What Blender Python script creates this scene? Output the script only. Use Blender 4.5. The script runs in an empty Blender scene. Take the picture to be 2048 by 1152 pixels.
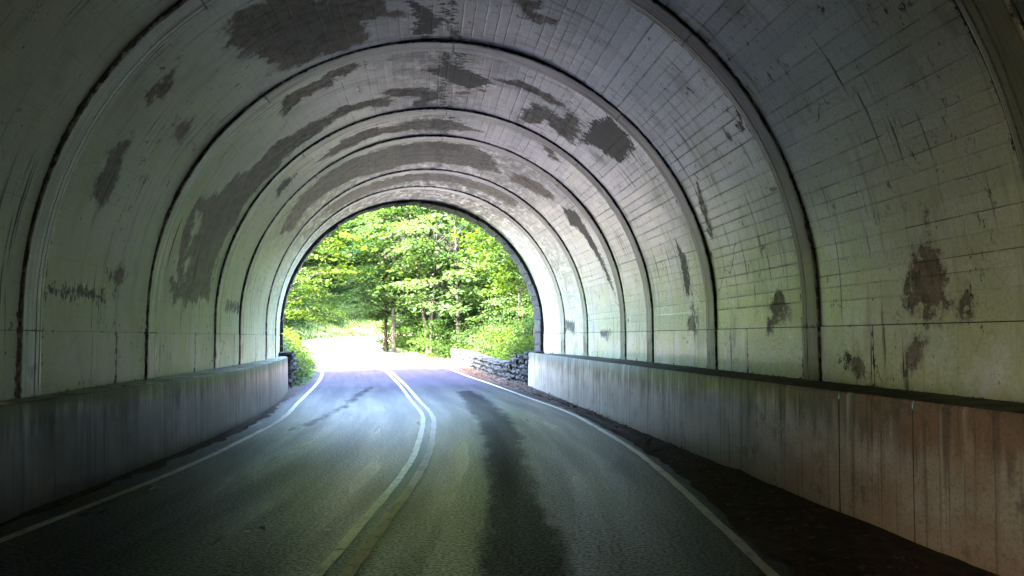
import bpy, math, random
import numpy as np
from mathutils import Matrix, Vector

sc = bpy.context.scene
COL = sc.collection
random.seed(7)
RNG = np.random.default_rng(11)

# ------------------------------------------------------------------ camera
FOCAL_PX, HORIZON_PX, ROLL, EYE = 1593.896, 673.213, -0.00707, 1.5
cam_data = bpy.data.cameras.new('camera')
cam = bpy.data.objects.new('camera', cam_data)
COL.objects.link(cam)
cam_data.sensor_width = 36.0
cam_data.lens = 36.0 * FOCAL_PX / 2048.0
cam_data.clip_start, cam_data.clip_end = 0.05, 2000.0
PITCH = math.atan((HORIZON_PX - 576.0) / FOCAL_PX)
cam.matrix_world = (Matrix.Translation((0, 0, EYE)) @ Matrix.Rotation(math.radians(90) + PITCH, 4, 'X')
                    @ Matrix.Rotation(ROLL, 4, 'Z'))
sc.camera = cam

# ------------------------------------------------------------------ sky, sun, exposure
SUN_EL, SUN_AZ = math.radians(41.0), math.radians(212.0)      # azimuth clockwise from +Y: behind the camera, to its left
world = bpy.data.worlds.new('World')
sc.world = world
world.use_nodes = True
wn = world.node_tree
sky = wn.nodes.new('ShaderNodeTexSky')
sky.sky_type = 'NISHITA'
sky.sun_disc = False
sky.dust_density = 2.6
sky.air_density = 0.8
sky.ozone_density = 0.6
sky.sun_elevation = SUN_EL
sky.sun_rotation = SUN_AZ
wn.links.new(sky.outputs[0], wn.nodes['Background'].inputs[0])
wn.nodes['Background'].inputs[1].default_value = 0.15
sun_data = bpy.data.lights.new('sun', 'SUN')
sun_data.energy = 2.8
sun_data.angle = math.radians(0.5)
sun_data.color = (1.0, 0.95, 0.86)
sun = bpy.data.objects.new('sun', sun_data)
COL.objects.link(sun)
SUN_DIR = Vector((math.sin(SUN_AZ) * math.cos(SUN_EL), math.cos(SUN_AZ) * math.cos(SUN_EL), math.sin(SUN_EL)))
sun.rotation_euler = SUN_DIR.to_track_quat('Z', 'Y').to_euler()
sun.location = (-20, -20, 60)
sc.view_settings.view_transform = 'Standard'
sc.view_settings.look = 'None'
sc.view_settings.gamma = 1.0
sc.view_settings.use_curve_mapping = False
sc.view_settings.exposure = 6.75
sc.render.engine = 'CYCLES'
sc.cycles.use_denoising = True
sc.cycles.use_adaptive_sampling = False
sc.cycles.max_bounces = 5
sc.cycles.diffuse_bounces = 3
sc.cycles.glossy_bounces = 3
sc.cycles.transmission_bounces = 3
sc.cycles.sample_clamp_indirect = 0.5
sc.cycles.blur_glossy = 0.6
sc.cycles.caustics_reflective = False
sc.cycles.caustics_refractive = False
sc.cycles.use_guiding = False
sc.cycles.guiding_training_samples = 48

# ------------------------------------------------------------------ helpers
def tag(o, label=None, cat=None, group=None, kind=None):
    for k, v in (('label', label), ('category', cat), ('group', group), ('kind', kind)):
        if v:
            o[k] = v
    return o

def mesh_np(name, verts, faces, smooth=False):
    """verts (n,3); faces: array (m,k) or list of index tuples"""
    me = bpy.data.meshes.new(name)
    verts = np.asarray(verts, np.float32)
    if isinstance(faces, np.ndarray):
        k = faces.shape[1]
        me.vertices.add(len(verts)); me.vertices.foreach_set('co', verts.ravel())
        me.loops.add(faces.size); me.loops.foreach_set('vertex_index', faces.astype(np.int32).ravel())
        me.polygons.add(len(faces)); me.polygons.foreach_set('loop_start', np.arange(0, faces.size, k, dtype=np.int32))
        me.update(calc_edges=True)
    else:
        me.from_pydata([tuple(map(float, v)) for v in verts], [], faces)
        me.update()
    if smooth:
        me.polygons.foreach_set('use_smooth', np.ones(len(me.polygons), bool))
    return me

def set_attr(me, name, vals, kind='FLOAT'):
    a = me.attributes.new(name, kind, 'POINT')
    if kind == 'FLOAT':
        a.data.foreach_set('value', np.asarray(vals, np.float32).ravel())
    else:
        a.data.foreach_set('vector', np.asarray(vals, np.float32).ravel())

def obj(name, me, mat=None, parent=None, loc=None):
    o = bpy.data.objects.new(name, me)
    COL.objects.link(o)
    if mat is not None and me is not None and not me.materials:
        me.materials.append(mat)
    if parent is not None:
        o.parent = parent
    if loc is not None:
        o.location = loc
    return o

def empty(name, loc=(0, 0, 0)):
    o = bpy.data.objects.new(name, None)
    o.empty_display_size = 0.2
    COL.objects.link(o)
    o.location = loc
    return o

def grid_faces(ni, nj, off=0, flip=False):
    i, j = np.meshgrid(np.arange(ni - 1), np.arange(nj - 1), indexing='ij')
    a = (i * nj + j).ravel() + off
    f = np.stack([a, a + nj, a + nj + 1, a + 1], 1)
    return f[:, ::-1] if flip else f

def box_mesh(name, x0, x1, y0, y1, z0, z1, jit=0.0):
    v = np.array([(x, y, z) for x in (x0, x1) for y in (y0, y1) for z in (z0, z1)], float)
    if jit:
        v = v + RNG.uniform(-jit, jit, v.shape)
    f = [(0, 1, 3, 2), (4, 6, 7, 5), (0, 4, 5, 1), (2, 3, 7, 6), (0, 2, 6, 4), (1, 5, 7, 3)]
    return mesh_np(name, v, f)

# node helpers --------------------------------------------------------------
class NT:
    def __init__(self, name):
        self.m = bpy.data.materials.new(name)
        self.m.use_nodes = True
        self.t = self.m.node_tree
        self.b = self.t.nodes['Principled BSDF']
        self.out = self.t.nodes['Material Output']
    def n(self, typ, **kw):
        nd = self.t.nodes.new(typ)
        for k, v in kw.items():
            setattr(nd, k, v)
        return nd
    def put(self, sock, v):
        if isinstance(v, (int, float)):
            sock.default_value = v
        elif isinstance(v, (tuple, list)):
            sock.default_value = tuple(v) + ((1.0,) if len(v) == 3 and sock.type == 'RGBA' else ())
        else:
            self.t.links.new(v, sock)
    def attr(self, name, fac=True):
        a = self.n('ShaderNodeAttribute', attribute_name=name)
        return a.outputs['Fac'] if fac else a.outputs['Vector']
    def geo(self):
        return self.n('ShaderNodeNewGeometry').outputs['Position']
    def objco(self):
        return self.n('ShaderNodeTexCoord').outputs['Object']
    def rnd(self):
        return self.n('ShaderNodeObjectInfo').outputs['Random']
    def scale(self, vec, s):
        x = self.n('ShaderNodeVectorMath', operation='MULTIPLY')
        self.put(x.inputs[0], vec); x.inputs[1].default_value = s if isinstance(s, (tuple, list)) else (s, s, s)
        return x.outputs[0]
    def noise(self, vec, scale=1.0, detail=3.0, rough=0.55, dist=0.0):
        x = self.n('ShaderNodeTexNoise')
        self.put(x.inputs['Vector'], vec if isinstance(scale, (int, float)) else self.scale(vec, scale))
        x.inputs['Scale'].default_value = scale if isinstance(scale, (int, float)) else 1.0
        x.inputs['Detail'].default_value = detail; x.inputs['Roughness'].default_value = rough
        x.inputs['Distortion'].default_value = dist
        return x.outputs['Fac']
    def voro(self, vec, scale, out='Distance'):
        x = self.n('ShaderNodeTexVoronoi')
        self.put(x.inputs['Vector'], vec); x.inputs['Scale'].default_value = scale
        return x.outputs[out]
    def math(self, op, a, b=0.0, c=None, clamp=False):
        x = self.n('ShaderNodeMath', operation=op, use_clamp=clamp)
        self.put(x.inputs[0], a); self.put(x.inputs[1], b)
        if c is not None:
            self.put(x.inputs[2], c)
        return x.outputs[0]
    def rng(self, v, a, b, c=0.0, d=1.0, smooth=True):
        x = self.n('ShaderNodeMapRange', interpolation_type='SMOOTHSTEP' if smooth else 'LINEAR')
        self.put(x.inputs[0], v)
        for i, q in enumerate((a, b, c, d)):
            self.put(x.inputs[i + 1], q)
        return x.outputs[0]
    def mix(self, f, a, b, mode='MIX'):
        x = self.n('ShaderNodeMix', data_type='RGBA', blend_type=mode)
        self.put(x.inputs['Factor'], f); self.put(x.inputs['A'], a); self.put(x.inputs['B'], b)
        return x.outputs['Result']
    def bump(self, h, strength=0.3, dist=0.01, normal=None):
        x = self.n('ShaderNodeBump')
        self.put(x.inputs['Height'], h); x.inputs['Strength'].default_value = strength; x.inputs['Distance'].default_value = dist
        if normal is not None:
            self.put(x.inputs['Normal'], normal)
        return x.outputs[0]
    def sep(self, vec):
        x = self.n('ShaderNodeSeparateXYZ'); self.put(x.inputs[0], vec)
        return x.outputs
    def done(self, col=None, rough=None, normal=None, spec=None):
        if col is not None: self.put(self.b.inputs['Base Color'], col)
        if rough is not None: self.put(self.b.inputs['Roughness'], rough)
        if normal is not None: self.put(self.b.inputs['Normal'], normal)
        if spec is not None: self.put(self.b.inputs['Specular IOR Level'], spec)
        return self.m

# ------------------------------------------------------------------ materials
def mat_vault():
    """limewashed board-marked concrete: peeled patches, mould, algae, dirt in the board joints"""
    t = NT('limewashed_concrete')
    sv = t.attr('sv', False)
    big = t.noise(sv, (0.6, 0.45, 1), 3, 0.6)
    mid = t.noise(sv, (2.4, 1.2, 1), 5, 0.66)
    fine = t.noise(sv, 26.0, 3, 0.75)
    grit = t.noise(sv, 62.0, 2, 0.7)
    drip = t.noise(sv, (8.0, 0.42, 1), 3, 0.65)
    tone = t.attr('tone')
    run = t.noise(sv, (34.0, 0.9, 9), 3, 0.7)
    clean = t.rng(big, 0.3, 0.7, 0.25, 1.0)
    col = t.mix(clean, (0.72, 0.715, 0.69), (0.92, 0.92, 0.91))
    d1 = t.rng(mid, 0.50, 0.66, 0, 0.75)
    d2 = t.rng(drip, 0.53, 0.66, 0, 0.85)
    d3 = t.math('MULTIPLY', t.rng(run, 0.58, 0.70), t.rng(mid, 0.40, 0.60, 0.1, 0.9))
    d4 = t.rng(grit, 0.50, 0.64, 0, 0.65)
    dirt = t.math('MAXIMUM', t.math('MAXIMUM', d1, d2), t.math('MAXIMUM', d3, d4))
    dcol = t.mix(fine, (0.15, 0.14, 0.12), (0.44, 0.42, 0.38))
    col = t.mix(t.math('MULTIPLY', dirt, 0.68), col, dcol)
    col = t.mix(t.math('MULTIPLY', tone, 0.32), col, (0.22, 0.22, 0.21))
    # algae along the damp feet
    alg = t.math('MULTIPLY', t.attr('algae'), t.rng(t.noise(sv, (1.3, 1.0, 1), 5, 0.7), 0.30, 0.60), clamp=True)
    alg = t.math('MAXIMUM', alg, t.math('MULTIPLY', t.attr('left_shade'), t.rng(big, 0.3, 0.6, 0.35, 0.85)))  # left haunch darkened with algae green, painting in its shade
    col = t.mix(t.math('MULTIPLY', alg, 0.85), col, t.mix(fine, (0.38, 0.44, 0.14), (0.72, 0.76, 0.42)))  # algae together with the painted left shade
    # soot film on the outer skin of some bays
    fm = t.math('MULTIPLY', t.attr('film'), t.rng(t.noise(sv, (2.5, 5.0, 1), 5, 0.75), 0.32, 0.56))
    col = t.mix(fm, col, t.mix(fine, (0.10, 0.088, 0.066), (0.22, 0.20, 0.155)))
    # fallen-off limewash: ragged along the boards, with islands of wash left standing
    n1 = t.math('MULTIPLY', t.math('SUBTRACT', t.noise(sv, (2.8, 2.2, 1), 6, 0.74), 0.5), 1.9)
    n2 = t.math('MULTIPLY', t.math('SUBTRACT', t.noise(sv, (2.0, 8.0, 1), 3, 0.7), 0.5), 0.30)
    pn = t.math('ADD', t.math('ADD', n1, n2), t.attr('peel'))
    gate = t.rng(t.attr('peel'), 0.04, 0.22)
    pm = t.math('MULTIPLY', t.rng(pn, 0.44, 0.56, 0, 0.95), gate)
    spots = t.rng(t.noise(sv, (1.5, 2.1, 3.0), 5, 0.68), 0.665, 0.70, 0, 0.85)
    pm = t.math('MAXIMUM', pm, spots)
    halo = t.math('MULTIPLY', t.rng(pn, 0.30, 0.46, 0, 0.4), gate)
    col = t.mix(halo, col, (0.30, 0.28, 0.25))
    pcol = t.mix(t.rng(t.noise(sv, (7.0, 6.0, 2), 4, 0.75), 0.32, 0.66), (0.080, 0.057, 0.043), (0.29, 0.232, 0.180))
    pcol = t.mix(t.rng(mid, 0.48, 0.64, 0, 0.7), pcol, (0.30, 0.255, 0.21))
    pcol = t.mix(t.rng(grit, 0.5, 0.65, 0, 0.5), pcol, (0.055, 0.047, 0.042))
    col = t.mix(pm, col, pcol)
    # mould specks and blotches
    mn = t.math('ADD', t.math('MULTIPLY', t.math('SUBTRACT', t.noise(sv, (12.0, 7.0, 1), 5, 0.78), 0.5), 1.7), t.attr('mould'))
    mm = t.rng(mn, 0.54, 0.66, 0, 0.95)
    pits = t.rng(t.voro(t.scale(sv, (1.0, 0.6, 1)), 8.0), 0.05, 0.10, 0.9, 0.0)
    pits = t.math('MULTIPLY', pits, t.rng(mid, 0.44, 0.58))
    specks = t.math('MULTIPLY', t.rng(t.voro(sv, 21.0), 0.10, 0.18, 0.85, 0.0), t.rng(t.noise(sv, (3.1, 2.0, 7), 4), 0.50, 0.64))
    ed = t.n('ShaderNodeTexVoronoi', feature='DISTANCE_TO_EDGE')
    wob = t.n('ShaderNodeVectorMath', operation='ADD')
    nz = t.n('ShaderNodeTexNoise'); t.put(nz.inputs['Vector'], sv); nz.inputs['Scale'].default_value = 2.5; nz.inputs['Detail'].default_value = 3
    sc_ = t.scale(nz.outputs['Color'], 0.45)
    t.put(wob.inputs[0], sv); t.put(wob.inputs[1], sc_)
    t.put(ed.inputs['Vector'], wob.outputs[0]); ed.inputs['Scale'].default_value = 0.55
    crack = t.math('MULTIPLY', t.rng(ed.outputs['Distance'], 0.002, 0.006, 0.85, 0.0), t.rng(t.noise(sv, (0.5, 0.5, 3), 3), 0.57, 0.66))
    runs = t.math('MULTIPLY', t.rng(t.noise(sv, (11.0, 0.38, 14), 4, 0.7), 0.575, 0.64, 0, 0.9), t.rng(t.noise(sv, (0.9, 0.45, 5), 3), 0.44, 0.58))
    blot = t.math('MULTIPLY', t.rng(t.noise(sv, (9.0, 5.0, 3), 4, 0.8), 0.57, 0.64, 0, 0.9), t.rng(t.noise(sv, (1.1, 0.8, 8), 3), 0.50, 0.62))
    mm = t.math('MAXIMUM', mm, t.math('MAXIMUM', runs, blot))
    mm = t.math('MAXIMUM', t.math('MAXIMUM', mm, crack), t.math('MAXIMUM', pits, specks))
    col = t.mix(mm, col, (0.020, 0.018, 0.015))
    gr = t.math('MULTIPLY', t.attr('groove'), t.rng(t.noise(sv, (2.2, 9.0, 1), 4), 0.40, 0.60, 0.04, 1.1), clamp=True)
    col = t.mix(gr, col, (0.035, 0.033, 0.028))
    h = t.math('ADD', t.math('MULTIPLY', fine, 0.6), t.math('MULTIPLY', t.noise(sv, (1.5, 34.0, 1), 2), 0.4))
    h = t.math('SUBTRACT', h, t.math('MULTIPLY', t.attr('peel'), 0.6))
    nrm = t.bump(h, 0.42, 0.005)
    r = t.rng(fine, 0.3, 0.7, 0.22, 0.36)
    dull = t.math('MAXIMUM', t.math('MAXIMUM', pm, mm), t.math('MAXIMUM', t.math('MULTIPLY', fm, 0.85), gr))
    dull = t.math('MAXIMUM', dull, t.math('MULTIPLY', dirt, 0.72))
    dull = t.math('MAXIMUM', dull, t.math('MULTIPLY', t.attr('left_shade'), 0.62))
    r = t.math('ADD', r, t.math('MULTIPLY', dull, 0.25))
    return t.done(col, r, nrm, t.rng(dull, 0, 1, 1.0, 0.15))

def mat_rib():
    t = NT('rib_concrete')
    sv = t.attr('sv', False)
    big = t.noise(sv, (1.2, 0.5, 1), 5, 0.6)
    streak = t.noise(sv, (26.0, 0.35, 1), 4, 0.6)
    col = t.mix(t.rng(big, 0.32, 0.7), (0.58, 0.57, 0.56), (0.80, 0.79, 0.79))
    col = t.mix(t.attr('tan'), col, t.mix(t.rng(big, 0.35, 0.65), (0.22, 0.19, 0.145), (0.40, 0.355, 0.285)))
    col = t.mix(t.rng(streak, 0.46, 0.70, 0, 0.75), col, (0.15, 0.13, 0.11))
    col = t.mix(t.rng(t.noise(sv, 40.0, 4, 0.7), 0.48, 0.66, 0, 0.5), col, (0.16, 0.145, 0.125))
    alg = t.math('MULTIPLY', t.attr('algae'), t.rng(t.noise(sv, (3, 1.4, 1), 4), 0.35, 0.65))
    col = t.mix(t.math('MULTIPLY', alg, 0.7), col, (0.22, 0.29, 0.14))
    col = t.mix(t.rng(t.math('ADD', t.attr('peel'), t.math('SUBTRACT', t.noise(sv, (8, 2.4, 1), 6), 0.5)), 0.45, 0.6, 0, 0.9), col, (0.13, 0.115, 0.10))
    mn = t.math('ADD', t.math('MULTIPLY', t.math('SUBTRACT', t.noise(sv, (9.0, 5.0, 1), 7, 0.75), 0.5), 1.9), t.attr('mould'))
    col = t.mix(t.rng(mn, 0.5, 0.62, 0, 0.95), col, (0.02, 0.019, 0.017))
    nrm = t.bump(t.noise(sv, 30.0, 4, 0.6), 0.35, 0.004)
    return t.done(col, t.rng(streak, 0.3, 0.7, 0.30, 0.45), nrm, t.rng(t.attr('tan'), 0, 1, 0.75, 0.2))

def mat_wall():
    """the low bench walls: wet streaks, lime runs, a warm glow painted into the near end"""
    t = NT('streaked_concrete')
    sv = t.attr('sv', False)                       # x along the wall, y height above the road
    h = t.sep(sv)[1]
    streak = t.noise(sv, (7.0, 0.5, 1), 5, 0.65)
    streak2 = t.noise(sv, (15.0, 0.35, 5), 4, 0.6)
    blot = t.noise(sv, (1.4, 1.6, 1), 5, 0.6)
    col = t.mix(t.rng(blot, 0.3, 0.7), (0.33, 0.30, 0.25), (0.60, 0.555, 0.475))
    low = t.rng(t.math('ADD', h, t.math('MULTIPLY', blot, 0.35)), 0.25, 0.75, 1, 0)
    col = t.mix(t.math('MULTIPLY', low, 0.6), col, (0.44, 0.37, 0.285))
    topd = t.rng(t.math('ADD', h, t.math('MULTIPLY', t.math('SUBTRACT', streak, 0.5), 1.1)), 0.62, 0.90)
    col = t.mix(t.math('MULTIPLY', topd, 0.72), col, (0.075, 0.070, 0.058))
    warm_glow = t.rng(t.math('ADD', t.noise(sv, (0.5, 1.1, 6), 6, 0.65), t.math('MULTIPLY', low, 0.10)), 0.40, 0.58, 0.15, 0.75)
    col = t.mix(t.math('MULTIPLY', warm_glow, t.attr('warm_glow')), col, (0.40, 0.215, 0.135))  # reddish light on the near right wall, painted into its colour
    col = t.mix(t.rng(t.noise(sv, (3.0, 2.5, 8), 7, 0.72), 0.54, 0.64, 0, 0.6), col, (0.10, 0.085, 0.07))
    col = t.mix(t.rng(t.noise(sv, 38.0, 4, 0.7), 0.47, 0.66, 0, 0.45), col, (0.10, 0.09, 0.075))
    col = t.mix(t.math('MULTIPLY', t.rng(streak2, 0.54, 0.62, 0, 0.85), t.rng(t.attr('warm_glow'), 0, 1, 1.0, 0.45)), col, (0.075, 0.066, 0.055))
    lime = t.math('MULTIPLY', t.rng(t.noise(sv, (6.0, 0.22, 9), 3, 0.55), 0.60, 0.70), t.rng(h, 0.15, 0.75))
    col = t.mix(t.math('MULTIPLY', lime, 0.8), col, (0.52, 0.50, 0.45))
    col = t.mix(t.math('MULTIPLY', t.attr('left_dark'), t.rng(blot, 0.25, 0.6, 0.7, 1.0)), col, (0.055, 0.048, 0.042))  # left wall mixed almost to a blackish brown
    nrm = t.bump(t.math('ADD', t.noise(sv, 24.0, 4, 0.6), t.noise(sv, (0.8, 9.0, 1), 2)), 0.3, 0.006)
    return t.done(col, t.rng(streak, 0.3, 0.7, 0.34, 0.5), nrm, t.rng(topd, 0, 1, 0.28, 0.12))

def mat_ledge():
    t = NT('damp_ledge_concrete')
    p = t.geo()
    c = t.mix(t.rng(t.noise(p, 3.0, 5, 0.6), 0.35, 0.65), (0.10, 0.10, 0.085), (0.30, 0.30, 0.28))
    return t.done(c, t.rng(t.noise(p, 2.0, 3), 0.35, 0.65, 0.18, 0.5), t.bump(t.noise(p, 40.0, 3), 0.25, 0.004), 0.6)

def mat_ledge_dark():
    t = NT('dark_green_ledge')  # much darker, greenish ledge for the right wall
    p = t.geo()
    c = t.mix(t.rng(t.noise(p, 4.0, 4, 0.65), 0.4, 0.65), (0.018, 0.022, 0.012), (0.07, 0.085, 0.04))
    return t.done(c, 0.75, t.bump(t.noise(p, 30.0, 4), 0.6, 0.01), 0.2)

def mat_shell():
    t = NT('raw_dark_concrete')
    return t.done((0.05, 0.047, 0.042), 0.9)

def mat_asphalt():
    t = NT('damp_asphalt')
    p = t.geo()
    rv = t.attr('rv', False)                       # x across the road, y along it
    patch = t.attr('dark')
    fine = t.noise(p, 34.0, 2, 0.8)
    mid = t.noise(p, 1.1, 3, 0.62)
    track = t.noise(rv, (2.2, 0.16, 1), 2, 0.6)
    out = t.rng(t.sep(rv)[1], 34.0, 58.0)  # bleached asphalt, held dark through the shaded stretch to put shade in colour
    g = t.rng(fine, 0.40, 0.60)
    c = t.mix(g, (0.005, 0.0045, 0.008), (0.066, 0.051, 0.084))
    c = t.mix(t.rng(mid, 0.35, 0.7, 0, 0.5), c, (0.020, 0.020, 0.023))
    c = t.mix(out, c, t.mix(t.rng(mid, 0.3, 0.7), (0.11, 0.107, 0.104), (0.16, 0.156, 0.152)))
    edge = t.math('MULTIPLY', t.math('SUBTRACT', t.noise(rv, (2.6, 0.9, 1), 5, 0.7), 0.5), 1.3)
    dm = t.rng(t.math('ADD', patch, edge), 0.25, 0.75)
    c = t.mix(t.math('MULTIPLY', dm, 0.7), c, (0.010, 0.009, 0.009))
    nrm = t.bump(fine, 0.8, 0.016)
    r = t.rng(track, 0.3, 0.7, 0.26, 0.40)
    r = t.math('ADD', r, t.math('MULTIPLY', dm, 0.20))
    dry = t.rng(t.sep(rv)[1], 14.0, 26.0)
    r = t.math('ADD', r, t.math('MULTIPLY', dry, 0.28))
    sp = t.math('MULTIPLY', t.rng(g, 0, 1, 0.05, 0.38), t.rng(dm, 0, 1, 1.0, 0.40))
    sp = t.math('MULTIPLY', sp, t.rng(dry, 0, 1, 0.85, 0.22))
    t.b.inputs['Specular Tint'].default_value = (0.88, 0.83, 1.0, 1)
    return t.done(c, r, nrm, sp)

def mat_paint(name, col, wear, under=(0.05, 0.05, 0.05), gloss=0.36):
    t = NT(name)
    p = t.geo()
    w = t.rng(t.noise(p, 11.0, 5, 0.75), wear, wear + 0.06)
    w2 = t.rng(t.noise(p, 5.0, 4, 0.7), 0.50, 0.66, 0, 0.7)
    gr = t.rng(t.noise(p, 60.0, 2, 0.7), 0.55, 0.65, 0, 0.6)
    c = t.mix(w2, col, tuple(x * 0.38 for x in col))
    c = t.mix(gr, c, under)
    c = t.mix(w, c, under)
    return t.done(c, gloss, t.bump(t.noise(p, 34.0, 2, 0.8), 0.5, 0.010), t.rng(w2, 0, 1, 0.75 if gloss < 0.5 else 0.3, 0.2))

def mat_dirt():
    t = NT('red_brown_gutter_dirt')
    p = t.geo()
    c = t.mix(t.rng(t.noise(p, 6.0, 6, 0.7), 0.35, 0.7), (0.026, 0.015, 0.012), (0.075, 0.038, 0.027))
    c = t.mix(t.rng(t.voro(p, 34.0), 0.10, 0.22, 0.6, 0.0), c, (0.085, 0.050, 0.036))
    return t.done(c, 0.85, t.bump(t.math('ADD', t.noise(p, 30.0, 5, 0.7), t.voro(p, 30.0)), 0.8, 0.015), 0.25)

def mat_ground():
    t = NT('forest_floor')
    p = t.geo()
    c = t.mix(t.rng(t.noise(p, 0.35, 6, 0.65), 0.35, 0.65), (0.020, 0.035, 0.010), (0.045, 0.080, 0.016))
    c = t.mix(t.rng(t.noise(p, 3.0, 5, 0.7), 0.5, 0.7, 0, 0.7), c, (0.035, 0.028, 0.016))
    c = t.mix(t.attr('bounce_clearing'), c, t.mix(t.rng(t.noise(p, 0.8, 4, 0.6), 0.35, 0.65), (0.115, 0.150, 0.035), (0.180, 0.205, 0.060)))  # paler unseen clearing, added for the light it bounces
    return t.done(c, 0.95, t.bump(t.noise(p, 5.0, 5, 0.7), 0.8, 0.08), 0.1)

def mat_stone():
    t = NT('weathered_gneiss')
    p = t.objco(); r = t.rnd(); g = t.geo()
    c = t.mix(r, (0.022, 0.022, 0.019), (0.060, 0.057, 0.050))
    c = t.mix(t.rng(t.noise(g, 9.0, 6, 0.7), 0.4, 0.68, 0, 0.75), c, (0.014, 0.014, 0.013))
    c = t.mix(t.rng(t.noise(g, 5.0, 5, 0.65), 0.60, 0.72, 0, 0.7), c, (0.075, 0.105, 0.035))
    c = t.mix(t.rng(t.noise(g, 16.0, 4, 0.6), 0.68, 0.76, 0, 0.5), c, (0.15, 0.15, 0.13))
    return t.done(c, 0.85, t.bump(t.noise(g, 22.0, 6, 0.75), 0.8, 0.03), 0.3)

def mat_bark(name, a, b):
    t = NT(name)
    p = t.objco()
    c = t.mix(t.rng(t.noise(p, (9.0, 9.0, 1.6), 5, 0.65), 0.35, 0.65), a, b)
    return t.done(c, 0.9, t.bump(t.noise(p, (16.0, 16.0, 2.5), 5, 0.7), 0.9, 0.03), 0.15)

def mat_leaf(name, dark, light, trans=0.45):
    t = NT(name)
    tint = t.attr('tint')
    r = t.rnd()
    c = t.mix(t.rng(tint, 0, 1, smooth=False), dark, light)
    c = t.mix(t.math('MULTIPLY', r, 0.25), c, tuple(x * 1.35 for x in light))
    t.put(t.b.inputs['Base Color'], c); t.b.inputs['Roughness'].default_value = 0.45
    t.b.inputs['Specular IOR Level'].default_value = 0.08
    tr = t.n('ShaderNodeBsdfTranslucent')
    t.put(tr.inputs[0], t.mix(1.0, c, (1.35, 1.25, 0.55), 'MULTIPLY'))
    mx = t.n('ShaderNodeMixShader'); mx.inputs[0].default_value = trans
    t.t.links.new(t.b.outputs[0], mx.inputs[1]); t.t.links.new(tr.outputs[0], mx.inputs[2])
    t.t.links.new(mx.outputs[0], t.out.inputs[0])
    return t.m

def mat_plain(name, a, b, scale=8.0, rough=0.8):
    t = NT(name)
    p = t.objco()
    return t.done(t.mix(t.rng(t.noise(p, scale, 5, 0.65), 0.35, 0.65), a, b), rough, t.bump(t.noise(p, scale * 4, 4), 0.4, 0.01), 0.3)

M = dict(
    vault=mat_vault(), rib=mat_rib(), wall=mat_wall(), ledge=mat_ledge(), ledge_dark=mat_ledge_dark(), shell=mat_shell(), asphalt=mat_asphalt(),
    yellow_a=mat_paint('worn_pale_yellow_paint', (0.92, 0.85, 0.64), 0.57, (0.06, 0.055, 0.05)),
    yellow_b=mat_paint('worn_ochre_paint', (0.74, 0.53, 0.27), 0.64, (0.10, 0.08, 0.06), 0.46),
    white=mat_paint('worn_white_paint', (0.66, 0.59, 0.52), 0.62, (0.05, 0.047, 0.045)),
    dirt=mat_dirt(), ground=mat_ground(), stone=mat_stone(),
    bark_grey=mat_bark('grey_bark', (0.026, 0.023, 0.020), (0.070, 0.063, 0.053)),
    bark_dark=mat_bark('dark_bark', (0.007, 0.006, 0.005), (0.022, 0.019, 0.016)),
    bark_brown=mat_bark('brown_bark', (0.016, 0.012, 0.009), (0.048, 0.035, 0.024)),
    leaf_mid=mat_leaf('green_leaf', (0.0095, 0.0244, 0.0041), (0.0249, 0.0501, 0.0098), 0.55),
    leaf_deep=mat_leaf('deep_green_leaf', (0.0072, 0.0218, 0.0063), (0.0179, 0.0423, 0.0125), 0.55),
    leaf_lime=mat_leaf('yellow_green_leaf', (0.0154, 0.0321, 0.0035), (0.0356, 0.0610, 0.0070), 0.55),
    leaf_pale=mat_leaf('pale_green_leaf', (0.0143, 0.0321, 0.0090), (0.0332, 0.0591, 0.0195), 0.55),
    litter=mat_leaf('dead_brown_leaf', (0.060, 0.030, 0.018), (0.17, 0.090, 0.055), 0.15),
    wood=mat_plain('weathered_post_wood', (0.12, 0.085, 0.06), (0.26, 0.19, 0.13), 14.0),
    pale_splat=mat_plain('pale_splat_skin', (0.36, 0.36, 0.22), (0.50, 0.50, 0.34), 30.0, 0.6),
    kerb=mat_plain('kerb_concrete', (0.22, 0.17, 0.11), (0.34, 0.28, 0.19), 5.0),
)

# ------------------------------------------------------------------ tunnel geometry: arch frames along the bore
W, HS, RV, HL = 4.0698, 1.8074, 4.0039, 0.9663          # half width, springing, rise, ledge height
FR = np.array([(-18.6, -34, -.85), (-7.0, -22, -.59), (-1.5, -11.5, -.30), (-.10, -6.0, -.10), (.22, -1.7, .06), (.13, 1.6, .16),
               (-.065, 4.46, .232), (-.509, 8.112, .216), (-.863, 11.375, .203), (-1.244, 14.8, .189), (-1.499, 16.82, .181),
               (-2.027, 20.227, .167), (-2.482, 22.532, .158), (-3.036, 24.824, .148), (-3.30, 25.85, .145)])
ST = np.concatenate([[0], np.cumsum(np.hypot(np.diff(FR[:, 0]), np.diff(FR[:, 1])))])
ST = ST - ST[7] + 30.273
A0 = HS - HL
_t = np.linspace(0, np.pi, 2000)
_ex, _ey = -W * np.cos(_t), HS + RV * np.sin(_t)
_el = np.concatenate([[0], np.cumsum(np.hypot(np.diff(_ex), np.diff(_ey)))])
LE = _el[-1]
LT = LE + 2 * A0
VJ = 0.62                                               # construction joint above the foot panels

def prof(v):
    """arc length from the left foot -> lateral u, height h, inward normal (nu, nh)"""
    v = np.asarray(v, float)
    a, b = v < A0, v > A0 + LE
    u = np.where(a, -W, np.where(b, W, np.interp(v - A0, _el, _ex)))
    h = np.where(a, HL + v, np.where(b, HS - (v - A0 - LE), np.interp(v - A0, _el, _ey)))
    nu = -u / W ** 2
    nh = -np.where(a | b, 0.0, (h - HS)) / RV ** 2
    l = np.hypot(nu, nh)
    return u, h, nu / l, nh / l

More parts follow.
